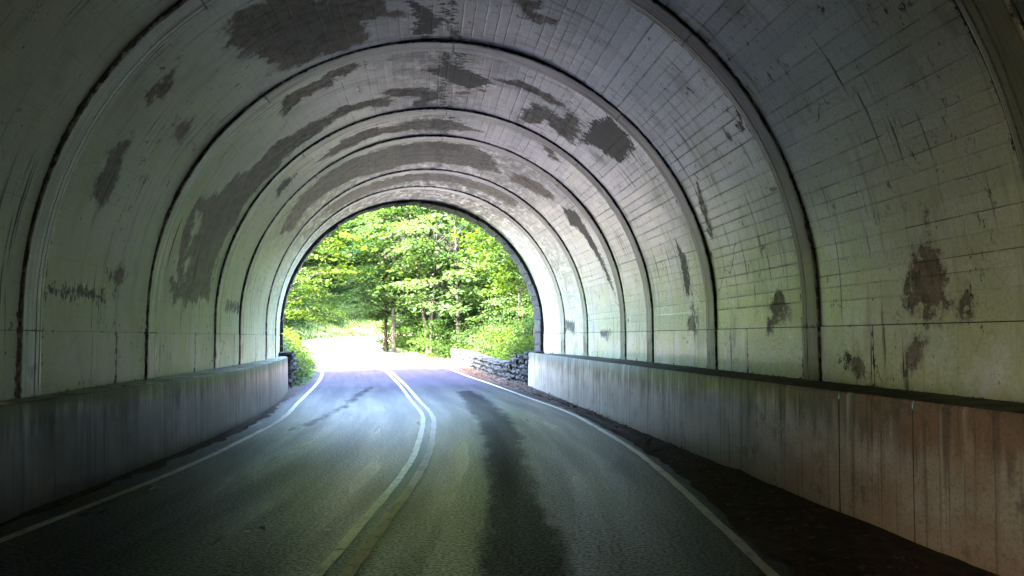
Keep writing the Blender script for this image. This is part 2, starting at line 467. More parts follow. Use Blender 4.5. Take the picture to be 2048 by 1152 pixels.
def frame(s):
    return [np.interp(s, ST, FR[:, k]) for k in range(3)]

def vault_pt(s, v, inward=0.0):
    u, h, nu, nh = prof(v)
    u = u + nu * inward
    h = h + nh * inward
    xc, yc, th = frame(s)
    return np.stack([xc + u * np.cos(th), yc + u * np.sin(th), h + 0 * xc], -1)

def poly_field(S, V, polys, soft=0.16):
    """soft inside-field (0..1) of polygons given in (s, v) metres"""
    out = np.zeros(S.shape)
    for poly in polys:
        P = np.array(poly)
        m = (S > P[:, 0].min() - soft) & (S < P[:, 0].max() + soft) & (V > P[:, 1].min() - soft) & (V < P[:, 1].max() + soft)
        if not m.any():
            continue
        x, y = S[m], V[m]
        d = np.full(x.shape, 9.0)
        ins = np.zeros(x.shape, bool)
        Q = np.roll(P, -1, 0)
        for (ax, ay), (bx, by) in zip(P, Q):
            ex, ey = bx - ax, by - ay
            tt = np.clip(((x - ax) * ex + (y - ay) * ey) / (ex * ex + ey * ey + 1e-9), 0, 1)
            d = np.minimum(d, np.hypot(x - ax - tt * ex, y - ay - tt * ey))
            if ey != 0:
                ins ^= ((ay > y) != (by > y)) & (x < ex * (y - ay) / ey + ax)
        f = np.clip(0.5 + np.where(ins, d, -d) / (2 * soft), 0, 1)
        out[m] = np.maximum(out[m], f)
    return out

# stains surveyed on the lining: outlines in metres along the bore and around the arch
PEEL = [[[31.26,4.35],[31.12,4.77],[31.32,5.1],[31.68,5.52],[32.1,6.3],[32.6,6.48],[32.62,6.03],[33.38,5.97],[33.34,5.67],[33.34,5.28],[33.34,4.98],[32.98,4.65],[32.4,4.59],[31.88,4.35]],[[32.16,3.24],[32.34,3.39],[32.68,3.36],[32.72,3.15],[32.5,3.06]],[[31.28,3.72],[31.22,3.57],[31.32,3.33],[31.48,3.27],[31.48,3.45]],[[31.42,2.82],[31.54,2.67],[31.68,2.1],[31.56,2.01],[31.24,2.07],[31.18,2.28],[31.24,2.52],[31.32,2.73]],[[32.52,1.5],[32.7,1.32],[32.52,1.17],[32.42,1.29]],[[34.46,2.58],[35.14,2.88],[35.26,3.24],[35.76,3.69],[35.66,4.23],[35.98,4.92],[35.88,5.4],[36.02,5.88],[35.98,6.24],[36.3,6.27],[36.58,6.09],[36.22,5.46],[36.54,4.83],[36.66,4.29],[36.76,3.72],[36.68,3.12],[36.76,2.58],[36.52,2.07],[36.58,1.53],[36.56,1.2],[34.62,1.08],[34.44,1.38],[35.14,1.44],[34.92,1.89],[35.02,2.31]],[[34.66,1.41],[34.36,2.04],[34.36,2.4],[34.44,2.52],[34.68,2.25],[34.74,1.86],[34.98,1.41]],[[34.52,4.38],[34.22,4.5],[34.2,4.83],[34.1,5.25],[34.12,5.73],[34.38,5.64],[34.6,5.19],[34.68,4.74],[34.76,4.47]],[[35.72,6.03],[35.64,6.39],[35.84,6.81],[36.18,7.17],[35.48,8.01],[36.5,6.99],[36.96,6.81],[36.8,6.54],[36.32,6.72],[36.18,6.09]],[[33.4,8.19],[33.5,8.37],[33.6,8.55],[33.62,8.4]],[[34.94,7.92],[34.64,8.37],[34.84,8.73],[34.82,9.21],[35.18,9.63],[35.68,9.72],[35.04,9.15],[35.04,8.67],[34.98,8.4],[35.04,8.07]],[[35.94,8.58],[35.34,8.91],[35.48,9.33],[35.42,9.69],[36.22,9.72],[36.36,9.42],[35.98,9.06],[36.58,8.82],[36.92,8.67]],[[37.62,9.21],[37.4,9.39],[37.78,9.69],[38.0,9.51]],[[38.28,4.59],[37.68,5.31],[37.88,5.91],[37.8,6.72],[37.8,7.32],[38.28,7.98],[38.64,7.35],[38.62,6.63],[38.44,5.91],[38.58,5.13]],[[40.68,2.94],[39.78,3.84],[39.56,4.92],[39.72,5.88],[39.62,6.99],[39.58,7.86],[40.12,8.46],[41.2,8.79],[41.7,8.34],[41.74,7.08],[42.08,5.85],[41.48,4.8],[41.18,3.93],[41.64,3.24]],[[40.68,9.06],[40.3,9.33],[40.14,10.23],[40.68,10.23],[41.24,9.66],[41.44,9.12]],[[42.34,4.14],[43.26,5.58],[43.08,7.05],[43.06,8.4],[42.7,9.66],[43.66,9.72],[43.96,8.52],[44.0,7.14],[44.42,5.91],[44.48,4.35]],[[28.22,12.75],[28.16,12.84],[28.14,13.02],[28.08,13.38],[28.06,13.65],[28.58,13.62],[28.48,13.08],[28.34,12.87]],[[27.86,13.44],[27.78,13.56],[27.84,13.68],[27.96,13.65],[27.9,13.5]],[[31.34,13.32],[31.16,13.44],[31.04,13.65],[31.64,13.74],[31.5,13.44]],[[28.44,13.83],[28.54,14.19],[28.7,14.19],[28.58,13.92]],[[29.5,13.98],[29.4,14.19],[29.64,14.19]],[[34.6,13.17],[34.46,13.41],[34.54,13.74],[34.92,13.71],[34.78,13.41]],[[31.82,7.98],[31.64,8.22],[32.04,8.31],[32.08,8.46],[32.22,8.19],[32.08,8.04]],[[31.18,11.01],[31.24,11.16],[31.28,11.28],[31.38,11.22],[31.36,11.07]]]
MOULD = [[[33.64,7.11],[34.48,7.2],[34.9,7.71],[35.14,7.95],[35.76,7.59],[35.46,7.23],[35.06,6.96],[34.84,6.75],[34.62,7.05],[33.96,7.05]],[[32.16,6.57],[32.32,6.81],[32.8,7.08],[33.46,6.87],[33.34,6.63],[32.82,6.69]],[[34.84,9.72],[34.08,9.87],[34.1,10.35],[34.32,10.56],[35.3,10.56],[35.52,10.32],[35.68,9.99],[36.04,9.78]],[[40.44,10.5],[39.78,10.71],[39.96,11.4],[39.92,12.03],[39.7,13.02],[40.06,12.51],[40.38,11.73],[40.46,11.19],[40.94,10.95]],[[30.74,1.05],[31.52,1.08],[32.18,1.05],[32.2,0.99],[30.86,0.99]],[[37.76,1.26],[39.0,1.2],[38.96,1.05],[37.76,1.05]],[[37.7,6.93],[37.8,7.32],[38.6,7.14],[38.42,6.93]],[[39.68,6.87],[39.74,7.77],[40.28,7.71],[40.4,7.02]],[[38.1,4.11],[38.16,3.84],[38.24,3.48],[37.84,3.51],[37.76,3.81]],[[30.82,11.1],[30.68,11.16],[30.86,11.25],[30.92,11.16]],[[44.84,13.35],[43.76,13.44],[43.78,13.74],[44.74,13.68]],[[41.28,13.68],[40.14,13.71],[40.6,13.89],[41.18,13.83]],[[29.76,14.01],[29.62,14.1],[29.76,14.16]],[[32.68,11.31],[32.96,11.64],[33.16,12.33],[33.32,12.39],[33.22,11.76]],[[34.86,12.18],[34.54,12.57],[34.72,13.17],[34.98,13.14]]]

def dress(me, S, V, film=0.0, edge=None):
    """surface coordinates and stain and painted shade fields of a piece of lining"""
    S, V = S.ravel(), V.ravel()
    set_attr(me, 'sv', np.stack([S, V, 0 * S], -1), 'FLOAT_VECTOR')
    set_attr(me, 'peel', poly_field(S, V, PEEL, 0.26))
    mo = poly_field(S, V, MOULD, 0.28) * 1.2
    # black mould creeping along the crown joint and off the rib joints
    cr = 0.62 * np.exp(-((V - LT * 0.503 - 0.12 * np.sin(S * 1.7)) / 0.26) ** 2)
    if edge is not None:
        cr = np.maximum(cr, 0.60 * np.exp(-np.abs(S - edge[0]) / 0.035))
        cr = np.maximum(cr, (0.55 + 0.2 * np.sin(V * 3.1)) * np.exp(-np.abs(S - edge[1]) / 0.040))
    hfoot = np.minimum(V, LT - V)
    cr = np.maximum(cr, (0.30 + 0.22 * np.sin(S * 5.1 + V)) * np.exp(-np.abs(hfoot - VJ) / 0.06))
    cr = np.maximum(cr, 0.62 * np.exp(-hfoot / 0.03))
    set_attr(me, 'mould', np.maximum(mo, cr))
    left = V < LT / 2
    set_attr(me, 'algae', np.clip(1.12 - hfoot / np.where(left, 5.2, 3.6), 0, 1) ** 1.1)
    fl = film * np.clip((hfoot - 2.2) / 1.2, 0, 1) * np.clip(1.25 - (V - LT * .62) / 2.0, 0, 1)
    fl = np.maximum(fl, 0.62 * np.clip((S - 41.0) / 3.0, 0, 1))
    fl = np.maximum(fl, 0.75 * np.exp(-((V - LT * 0.49) / 1.0) ** 2) * np.clip((S - 31.0) / 3.0, 0, 1))
    set_attr(me, 'film', np.clip(fl, 0, 1))
    set_attr(me, 'left_shade', np.clip((LT * 0.40 - V) / 2.2, 0, 1))  # shade of the left side, put into colour and dullness

tunnel = empty('road_tunnel', (float(FR[13, 0]), float(FR[13, 1]), 0))
tag(tunnel, 'pale ribbed concrete road tunnel with peeling limewash and board marks', 'tunnel')
TI = tunnel.matrix_basis.inverted() if False else Matrix.Translation(-Vector(tunnel.location))
TOFF = np.array(tunnel.location)

def tpart(name, P, F, mat, parent=tunnel, smooth=False):
    me = mesh_np(name, np.asarray(P).reshape(-1, 3) - TOFF, F, smooth)
    return obj(name, me, mat, parent), me

RIB_W = 0.42
FILM = {9: 0.15, 10: 0.75, 11: 0.95, 12: 0.95}
rib_ids = range(5, 13)
for i in range(5, 13):
    s0, s1 = ST[i] + RIB_W + 0.02, ST[i + 1] - (0.010 if i < 12 else 0.0)
    ns = max(12, int((s1 - s0) / 0.07))
    sg = np.linspace(s0, s1, ns)
    # --- board-marked arch between the two construction joints
    edges = [VJ + 0.0015]
    while edges[-1] < LT - VJ - 0.2:
        edges.append(edges[-1] + RNG.uniform(0.125, 0.168))
    edges[-1] = LT - VJ - 0.0015
    vs, dep, grv, bid = [], [], [], []
    for b in range(len(edges) - 1):
        a, c = edges[b], edges[b + 1]
        amt = 0.30 + 0.70 * np.clip((a - 3.8) / 2.0, 0, 1)          # the left haunch was rubbed smooth
        strong = RNG.random() ** 1.5
        for k, v in enumerate((a, a + 0.007, a + 0.018, 0.5 * (a + c), c - 0.018, c - 0.007)):
            vs.append(v); bid.append(b)
            dep.append(-(0.002 + 0.007 * strong) * amt if k == 0 else 0.0)
            grv.append((0.25 + 0.95 * strong) * amt if k == 0 else 0.0)
    vs, dep, grv, bid = map(np.array, (vs, dep, grv, bid))
    nb = len(edges) - 1
    S, V = np.meshgrid(sg, vs, indexing='ij')
    # each board mark is a little proud or shy, with a butt joint somewhere along the bay
    cut = RNG.uniform(s0, s1, nb)
    o1, o2 = RNG.normal(0, 0.0012, nb), RNG.normal(0, 0.0012, nb)
    t1, t2 = RNG.random(nb) ** 3, RNG.random(nb) ** 3
    far = S > cut[bid][None, :]
    amt_v = 0.30 + 0.70 * np.clip((V - 3.8) / 2.0, 0, 1)
    inw = dep[None, :] + np.where(far, o2[bid][None, :], o1[bid][None, :]) * (dep[None, :] == 0) * amt_v
    inw = inw + 0.010 * np.sin(S * 1.9 + i) * np.sin(V * 1.3 + i)
    P = vault_pt(S, V, inw)
    o, me = tpart('vault_bay', P, grid_faces(len(sg), len(vs)), M['vault'], smooth=True)
    dress(me, S, V, FILM.get(i, 0.0), (s0, s1))
    set_attr(me, 'groove', (grv[None, :] * np.ones_like(S)).ravel())
    set_attr(me, 'tone', (np.where(far, t2[bid][None, :], t1[bid][None, :]) * amt_v).ravel())
    bay = o
    # --- foot panels below the joint, one cast panel per side, split by a vertical joint
    for side in (0, 1):
        mid = s0 + (s1 - s0) * RNG.uniform(0.45, 0.72)
        for q0, q1 in ((s0, mid - 0.006), (mid + 0.006, s1)):
            sq = np.linspace(q0, q1, max(6, int((q1 - q0) / 0.08)))
            vq = np.linspace(0.0, VJ - 0.0015, 9)
            if side:
                vq = LT - vq[::-1]
            S, V = np.meshgrid(sq, vq, indexing='ij')
            P = vault_pt(S, V, 0.004)
            o, me = tpart('foot_panel', P, grid_faces(len(sq), len(vq)), M['vault'], smooth=True)
            dress(me, S, V, 0, (q0, q1))
    # --- rib: crown, haunches and feet cast separately
    cuts = [(4.35, LT * 0.503), (LT * 0.503, LT - 4.35), (VJ, 4.35), (LT - 4.35, LT - VJ), (0.0, VJ), (LT - VJ, LT)]
    rib = None
    for q, (v0, v1) in enumerate(cuts):
        v0, v1 = v0 + 0.006, v1 - 0.006
        vq = np.linspace(v0, v1, max(5, int((v1 - v0) / 0.07)))
        cs = [(0.0, -0.07), (0.0, 0.0), (0.004, 0.020), (0.020, 0.030), (0.14, 0.032), (0.25, 0.032), (0.262, 0.020), (0.274, 0.031), (0.335, 0.029), (0.347, 0.016), (0.359, 0.026), (0.40, 0.022), (0.42, 0.012), (0.42, -0.07)]
        S = np.array([ST[i] + c[0] for c in cs])[:, None] + 0 * vq[None, :]
        V = vq[None, :] + 0 * S
        I = np.array([c[1] for c in cs])[:, None] + 0 * S
        I[2:12] += RNG.normal(0, 0.0012, (1, I.shape[1]))
        S = S.copy(); S[2:4] += np.clip(RNG.normal(0, 0.010, (1, S.shape[1])), 0, .03)
        P = vault_pt(S, V, I)
        nr, nv = P.shape[:2]
        F = grid_faces(nr, nv)
        # end caps
        capA = [r * nv for r in range(nr)]
        capB = [r * nv + nv - 1 for r in range(nr)]
        F = [tuple(x) for x in F] + [tuple(capA), tuple(capB[::-1])]
        o, me = tpart('rib' if rib is None else 'rib_segment', P, F, M['rib'], tunnel if rib is None else rib)
        Sf, Vf = S.ravel(), V.ravel()
        set_attr(me, 'sv', np.stack([Sf, Vf, 0 * Sf], -1), 'FLOAT_VECTOR')
        hf = np.minimum(Vf, LT - Vf)
        set_attr(me, 'algae', np.clip(1.1 - hf / 4.0, 0, 1))
        set_attr(me, 'tan', np.clip((Vf / LT - 0.56) / 0.12, 0, 0.92) + 0.25 * np.clip((0.25 - Vf / LT) / 0.1, 0, 1))
        e = np.minimum(np.abs(Sf - ST[i]), 9)
        face_m = np.zeros(S.shape); face_m[0] = 1.6; face_m[1] = 0.75; face_m[2] = 0.55; face_m[3] = 0.40; face_m[6] = 0.62; face_m[9] = 0.62
        set_attr(me, 'mould', np.maximum(np.maximum(face_m.ravel(), 0.40 * np.exp(-np.minimum(e, np.abs(Sf - ST[i] - 0.42)) / 0.03)), 0.50 * np.exp(-np.minimum(Vf - v0, v1 - Vf) / 0.02)))
        set_attr(me, 'peel', 0.50 * np.exp(-np.abs(hf - 0.25) / 0.30) + 0.25 * (RNG.random() > 0.6) + 0 * Sf)
        if rib is None:
            rib = o

# --- waterproof shell behind everything (closes the joints) and the unlit run behind the camera
vq = np.linspace(0, LT, 80)
sq = np.concatenate([ST[:14], [ST[13] + 0.3]])
S, V = np.meshgrid(sq, vq, indexing='ij')
tpart('lining_shell', vault_pt(S, V, -0.075), grid_faces(len(sq), len(vq)), M['shell'])
sq = np.linspace(ST[0], ST[5] - 0.035, 40)
S, V = np.meshgrid(sq, vq, indexing='ij')
o, me = tpart('rear_lining', vault_pt(S, V, 0.0), grid_faces(len(sq), len(vq)), M['vault'])
dress(me, S, V)
# face wall of the far, rear mouth
u, h, nu, nh = prof(vq)
P = [(FR[0, 0] + a * math.cos(FR[0, 2]), FR[0, 1] + a * math.sin(FR[0, 2]), b) for a, b in zip(u, h)]
for k in range(80):
    a = k / 79.0
    q = (-9.0, -0.5 + 10 * a / 0.25) if a < 0.25 else ((-9.0 + 18 * (a - 0.25) / 0.5, 9.5) if a < 0.75 else (9.0, 9.5 - 10 * (a - 0.75) / 0.25))
    P.append((FR[0, 0] + q[0] * math.cos(FR[0, 2]), FR[0, 1] + q[0] * math.sin(FR[0, 2]), q[1]))
tpart('rear_face_wall', P, [(k, k + 1, 81 + k, 80 + k) for k in range(79)], M['shell'])

# --- stone portal ring: voussoirs, each its own block
portal = empty('stone_portal', (float(FR[14, 0]), float(FR[14, 1]), 0))
tag(portal, 'dark rough stone arch ring framing the mouth of the tunnel', 'portal arch')
POFF = np.array(portal.location)
nvous = 41
edges = np.linspace(-0.9, LT + 0.9, nvous + 1)
def prof_ext(v):
    u, h, nu, nh = prof(np.clip(v, 0, LT))
    h = h + np.where(v < 0, v, 0) + np.where(v > LT, LT - v, 0)
    return u, h, nu, nh
for k in range(nvous):
    v0, v1 = edges[k] + 0.012, edges[k + 1] - 0.012
    p = 0.085 + RNG.uniform(-0.02, 0.025)
    d0 = ST[13] + 0.006
    d1 = ST[13] + 0.74 + RNG.uniform(-0.03, 0.04)
    P = []
    for s in (d0, d1):
        xc, yc, th = frame(s)
        for v in (v0, 0.5 * (v0 + v1), v1):
            u, h, nu, nh = [float(x) for x in prof_ext(v)]
            for inn in (p + RNG.uniform(-.012, .012), -0.62):
                uu, hh = u + nu * inn, h + nh * inn
                P.append((xc + uu * math.cos(th), yc + uu * math.sin(th), hh))
    F = [(0, 2, 8, 6), (2, 4, 10, 8), (1, 7, 9, 3), (3, 9, 11, 5), (0, 1, 3, 2), (2, 3, 5, 4), (6, 8, 9, 7), (8, 10, 11, 9), (0, 6, 7, 1), (4, 5, 11, 10)]
    obj('voussoir', mesh_np('voussoir', np.array(P) - POFF, F), M['stone'], portal)
# face wall of the portal above and beside the ring (seen only from outside)
vq = np.linspace(0, LT, 60)
P = []
TOPZ = 11.0
xc, yc, th = frame(ST[13] + 0.7)
u, h, nu, nh = prof(vq)
for k in range(60):
    uu, hh = u[k] - nu[k] * 0.60, h[k] - nh[k] * 0.60
    P.append((xc + uu * math.cos(th), yc + uu * math.sin(th), hh))
for k in range(60):
    a = k / 59.0
    if a < 0.25: q = (-8.2, -0.5 + (TOPZ + .5) * a / 0.25)
    elif a < 0.75: q = (-8.2 + 16.4 * (a - 0.25) / 0.5, TOPZ)
    else: q = (8.2, TOPZ - (TOPZ + .5) * (a - 0.75) / 0.25)
    P.append((xc + q[0] * math.cos(th), yc + q[0] * math.sin(th), q[1]))
F = [(k, k + 1, 61 + k, 60 + k) for k in range(59)]
me = mesh_np('face_wall', np.array(P) - POFF, F)
o = obj('face_wall', me, M['stone'], portal)
md = o.modifiers.new('thickness', 'SOLIDIFY'); md.thickness = 0.6; md.offset = -1.0

# ------------------------------------------------------------------ bench walls: panel by panel
def bench_front_x(side, y):
    q = y - 12.0
    return (-4.522 - .0916 * q - .00763 * q * q) if side < 0 else (2.037 - .1316 * q + .00042 * q * q)

def bench_front(side, s):
    f = vault_pt(np.array(s), np.array(0.0 if side < 0 else LT))
    th = float(frame(s)[2])
    y = float(f[1])
    yq = y
    for _ in range(6):
        X = bench_front_x(side, yq) if yq > 3.0 else float(f[0]) - side * (0.45 if side < 0 else 0.9)
        if side < 0:
            X = max(X, float(f[0]) + 0.22)
        else:
            X = min(X, float(f[0]) - 0.45)
        yq = y + (X - float(f[0])) * math.tan(th)
    return X, yq, f

def bench_wall(side, name, label, s_end, joints):
    root = empty(name, (0, 0, 0))
    X, Y, f = bench_front(side, s_end)
    root.location = (X, Y, 0)
    off = np.array(root.location)
    tag(root, label, 'wall')
    cuts = list(joints)
    for a, b in zip(cuts, cuts[1:]):
        sq = np.linspace(a + 0.006, b - 0.006, max(4, int((b - a) / 0.12)))
        rows, uv = [], []
        tilt = RNG.normal(0, 0.0012)
        lip = 0.055 if side > 0 else 0.0
        for s in sq:
            X, Y, f = bench_front(side, s)
            th = float(frame(s)[2])
            ox, oy = side * math.cos(th), side * math.sin(th)
            hs = [(-0.25, 0.0), (0.25, 0.006), (0.5, 0.012), (0.75, 0.018), (HL + lip - 0.028, 0.024), (HL + lip - 0.004, 0.045)]
            r = []
            for hh, bk in hs:
                r.append((X + ox * (bk + tilt), Y + oy * (bk + tilt), hh)); uv.append((s + side * 100, hh, 0))
            rows.append(r)
        P = np.array(rows)
        me = mesh_np('wall_panel', P.reshape(-1, 3) - off, grid_faces(P.shape[0], P.shape[1], flip=side > 0))
        set_attr(me, 'sv', uv, 'FLOAT_VECTOR')
        set_attr(me, 'left_dark', np.full(len(uv), 0.93 if side < 0 else 0.0))
        set_attr(me, 'warm_glow', 0.8 * np.clip((35.0 - (np.array(uv)[:, 0] - side * 100)) / 9.0, 0, 1) * (side > 0))  # painted glow, right wall only, fading along the bore
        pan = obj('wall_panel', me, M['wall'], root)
    # ledge slab on top and dark core behind the panel joints
    sq = np.linspace(cuts[0], cuts[-1], 90)
    rows, core = [], []
    lip = 0.055 if side > 0 else 0.0
    for s in sq:
        X, Y, f = bench_front(side, s)
        th = float(frame(s)[2])
        ox, oy = side * math.cos(th), side * math.sin(th)
        fx, fy = float(f[0]) + ox * 0.12, float(f[1]) + oy * 0.12
        rows.append([(X + ox * 0.045, Y + oy * 0.045, HL + lip - 0.005), (X + ox * 0.13, Y + oy * 0.13, HL + lip + 0.004),
                     (0.5 * (X + fx), 0.5 * (Y + fy), HL + 0.006), (fx, fy, HL + 0.014)])
        core.append([(X + ox * 0.06, Y + oy * 0.06, -0.25), (X + ox * 0.08, Y + oy * 0.08, HL - 0.02)])
    P = np.array(rows)
    obj('ledge', mesh_np('ledge', P.reshape(-1, 3) - off, grid_faces(90, 4, flip=side > 0)), M['ledge' if side < 0 else 'ledge_dark'], root)
    P = np.array(core)
    obj('wall_core', mesh_np('wall_core', P.reshape(-1, 3) - off, grid_faces(90, 2, flip=side > 0)), M['shell'], root)
    # end face
    X, Y, f = bench_front(side, cuts[-1])
    th = float(frame(cuts[-1])[2])
    ox, oy = side * math.cos(th), side * math.sin(th)
    E = [(X, Y, -.25), (X + ox * .045, Y + oy * .045, HL - .004), (float(f[0]) + ox * .12, float(f[1]) + oy * .12, HL), (float(f[0]) + ox * .12, float(f[1]) + oy * .12, -.25)]
    me = mesh_np('end_face', np.array(E) - off, [(0, 1, 2, 3)])
    set_attr(me, 'sv', [(e[0] * 3, e[2], 0) for e in E], 'FLOAT_VECTOR')
    obj('end_face', me, M['wall'], root)
    return root

jr = [ST[0] + .3, 6, 10, 14, 19, 23.2]
while jr[-1] < ST[13] - 2.2:
    jr.append(jr[-1] + random.choice((1.0, 1.22, 1.22, 1.6)))
jr.append(ST[13] - 0.95)
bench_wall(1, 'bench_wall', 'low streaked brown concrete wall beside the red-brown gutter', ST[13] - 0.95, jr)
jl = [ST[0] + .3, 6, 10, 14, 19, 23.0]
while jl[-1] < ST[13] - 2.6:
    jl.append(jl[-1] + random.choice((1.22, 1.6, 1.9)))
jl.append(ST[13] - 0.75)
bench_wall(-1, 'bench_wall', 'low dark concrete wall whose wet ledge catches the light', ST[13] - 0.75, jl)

# ------------------------------------------------------------------ road
CP = np.array([(-58, -66), (-33, -47), (-19.2, -34), (-8.0, -22), (-2.9, -12), (-1.6, -5.5), (-1.24, 0), (-1.14, 5.62), (-1.13, 9.4), (-1.32, 12.36), (-1.65, 15.5), (-2.34, 19.2), (-3.75, 26.7),
               (-5.4, 34.5), (-6.9, 40), (-10.3, 50), (-12.9, 58), (-13.3, 64), (-11.4, 69), (-7.0, 72.6), (0.0, 75.5), (12, 79), (30, 82)], float)

def catmull(P, step):
    P = np.vstack([2 * P[0] - P[1], P, 2 * P[-1] - P[-2]])
    out = []
    for k in range(1, len(P) - 2):
        n = max(2, int(np.linalg.norm(P[k + 1] - P[k]) / step))
        t = np.linspace(0, 1, n, endpoint=False)[:, None]
        a, b, c, d = P[k - 1], P[k], P[k + 1], P[k + 2]
        out.append(0.5 * ((2 * b) + (-a + c) * t + (2 * a - 5 * b + 4 * c - d) * t ** 2 + (-a + 3 * b - 3 * c + d) * t ** 3))
    out.append(P[-2][None])
    return np.vstack(out)

CL = catmull(CP, 0.25)
TG = np.gradient(CL, axis=0)
for _ in range(6):
    TG[1:-1] = (TG[:-2] + TG[1:-1] + TG[2:]) / 3
TG /= np.linalg.norm(TG, axis=1)[:, None]
NR = np.stack([TG[:, 1], -TG[:, 0]], 1)               # to the right of travel

def road_h(y):
    y = np.asarray(y, float)
    return np.where(y < 28, 0, np.where(y < 40, .045 * (y - 28) ** 2 / 24, .27 + .045 * (np.minimum(y, 76) - 40)))

ROADZ = road_h(CL[:, 1])

def ribbon(name, offs, dz, mat, parent=None, i0=0, i1=None, jit=0.0, edge_jit=0.0):
    i1 = len(CL) if i1 is None else i1
    offs = np.asarray(offs, float)
    c, n, z = CL[i0:i1], NR[i0:i1], ROADZ[i0:i1]
    O = offs[None, :] + np.zeros((len(c), 1))
    if edge_jit:
        O[:, 0] += RNG.normal(0, edge_jit, len(c)); O[:, -1] += RNG.normal(0, edge_jit, len(c))
    P = np.concatenate([c[:, None, :] + n[:, None, :] * O[..., None], (z[:, None] + dz + 0 * O)[..., None]], -1)
    if jit:
        P[..., 2] += np.abs(RNG.normal(0, jit, P.shape[:2]))
    me = mesh_np(name, P.reshape(-1, 3), grid_faces(len(c), len(offs), flip=True))
    rv = np.stack([O, c[:, 1][:, None] + 0 * O, 0 * O], -1)
    set_attr(me, 'rv', rv.reshape(-1, 3), 'FLOAT_VECTOR')
    return obj(name, me, mat, parent), P, me

def idx(y):
    return int(np.argmin(np.abs(CL[:, 1] - y) + (CL[:, 0] > 5) * 50))

road, P, me = ribbon('road', np.linspace(-3.55, 3.05, 45), 0.0, M['asphalt'])
tag(road, kind='structure')
DARK = [[(-1.54, 22.31), (-0.73, 15.45), (-0.44, 12.31), (-0.25, 8.77), (-0.21, 6.47), (-0.18, 3.5), (0.4, 3.5), (0.32, 6.29), (0.24, 7.43),
         (0.22, 7.91), (0.15, 10.44), (0.07, 12.93), (-0.15, 15.41), (-0.6, 19.07), (-1.12, 22.27)],
        [(-4.40, 24.8), (-4.10, 20.9), (-3.72, 17.5), (-3.60, 13.7), (-3.50, 13.7), (-3.58, 17.5), (-3.95, 20.9), (-4.25, 24.8)]]
set_attr(me, 'dark', poly_field(P[..., 0].ravel(), P[..., 1].ravel(), DARK, 0.20))
for a, b, m, nm in ((-0.140, -0.060, 'yellow_a', 'centre_line'), (0.040, 0.128, 'yellow_b', 'centre_line'),
                    (-2.75, -2.66, 'white', 'edge_line'), (2.72, 2.80, 'white', 'edge_line')):
    ribbon(nm, np.linspace(a, b, 3), 0.004, M[m], road, edge_jit=0.004)

# red-brown dirt gutter along the bench wall, then leaf-strewn verge by the stone wall
sh, P, me = ribbon('gutter_dirt', np.linspace(2.88, 5.0, 16), 0.006, M['dirt'], None, 0, idx(42), jit=0.010, edge_jit=0.03)
tag(sh, kind='structure')
sh, P, me = ribbon('gutter_dirt', np.linspace(-3.9, -3.02, 7), 0.004, M['dirt'], None, 0, idx(34), jit=0.004, edge_jit=0.05)
tag(sh, kind='structure')

# ------------------------------------------------------------------ terrain
def ground_h(x, y):
    x, y = np.asarray(x, float), np.asarray(y, float)
    shp = x.shape
    x, y = x.ravel(), y.ravel()
    C = CL[::4]; N = NR[::4]
    h = np.empty(x.shape)
    for k in range(0, len(x), 4000):
        dx = x[k:k + 4000, None] - C[None, :, 0]; dy = y[k:k + 4000, None] - C[None, :, 1]
        j = (dx * dx + dy * dy).argmin(1)
        r = np.arange(len(j))
        side = dx[r, j] * N[j, 0] + dy[r, j] * N[j, 1]
        d = np.sign(side) * np.hypot(dx[r, j], dy[r, j])
        yy = C[j, 1]
        base = road_h(yy) - 0.07
        e = np.maximum(-d - 3.25, 0)
        far = np.clip((yy - 46) / 12, 0, 1)
        sl = 0.85 * (1 - far) + 0.42 * far
        left = np.minimum(e * sl, 2.1 + 0.6 * far) + np.minimum(np.maximum(e - 4.5, 0) * 0.20, 12) * far - np.minimum(np.maximum(e - 6.0, 0) * 0.12, 9) * (1 - far)
        f = np.maximum(d - 3.25, 0)
        right = 0.05 * np.minimum(f, 4) + np.minimum(np.maximum(f - 5, 0) * 0.06, 8)
        h[k:k + 4000] = base + np.where(d < 0, left, right)
    amp = np.clip((np.abs(x + 6) + np.abs(y - 45)) / 60, 0.15, 1)
    h = h + np.clip((y - 94) * 0.25, 0, 7)
    bump = 0.18 * np.sin(x * 0.9 + 1.3 * np.sin(y * 0.5)) * np.sin(y * 0.8 + 0.7) * amp
    h = h + np.where(h > road_h(y) + 0.15, bump, 0)
    h = np.where(y < 25.0, -0.35 - 0.05 * np.maximum(-36 - y, 0) ** 0.5, h)
    return h.reshape(shp)

gx = np.concatenate([[-900, -500, -250, -150, -100, -70], np.arange(-50, 30.1, 0.8), [45, 70, 100, 150, 250, 500, 900]])
gy = np.concatenate([[-700, -300, -120, -60, -30, 0, 15, 24.9, 25.1], np.arange(25.8, 100, 0.8), [110, 125, 150, 200, 300, 500, 1000]])
X, Y = np.meshgrid(gx, gy, indexing='ij')
me = mesh_np('ground', np.stack([X, Y, ground_h(X, Y)], -1).reshape(-1, 3), grid_faces(len(gx), len(gy)))
# unseen pale clearing added left of the road to bounce light into the tunnel
set_attr(me, 'bounce_clearing', (np.clip((-9.5 - X) / 2, 0, 1) * np.clip((Y - 25) / 2, 0, 1) * np.clip((80 - Y + 0.55 * (X + 12)) / 6, 0, 1)).ravel())
tag(obj('ground', me, M['ground']), kind='structure')
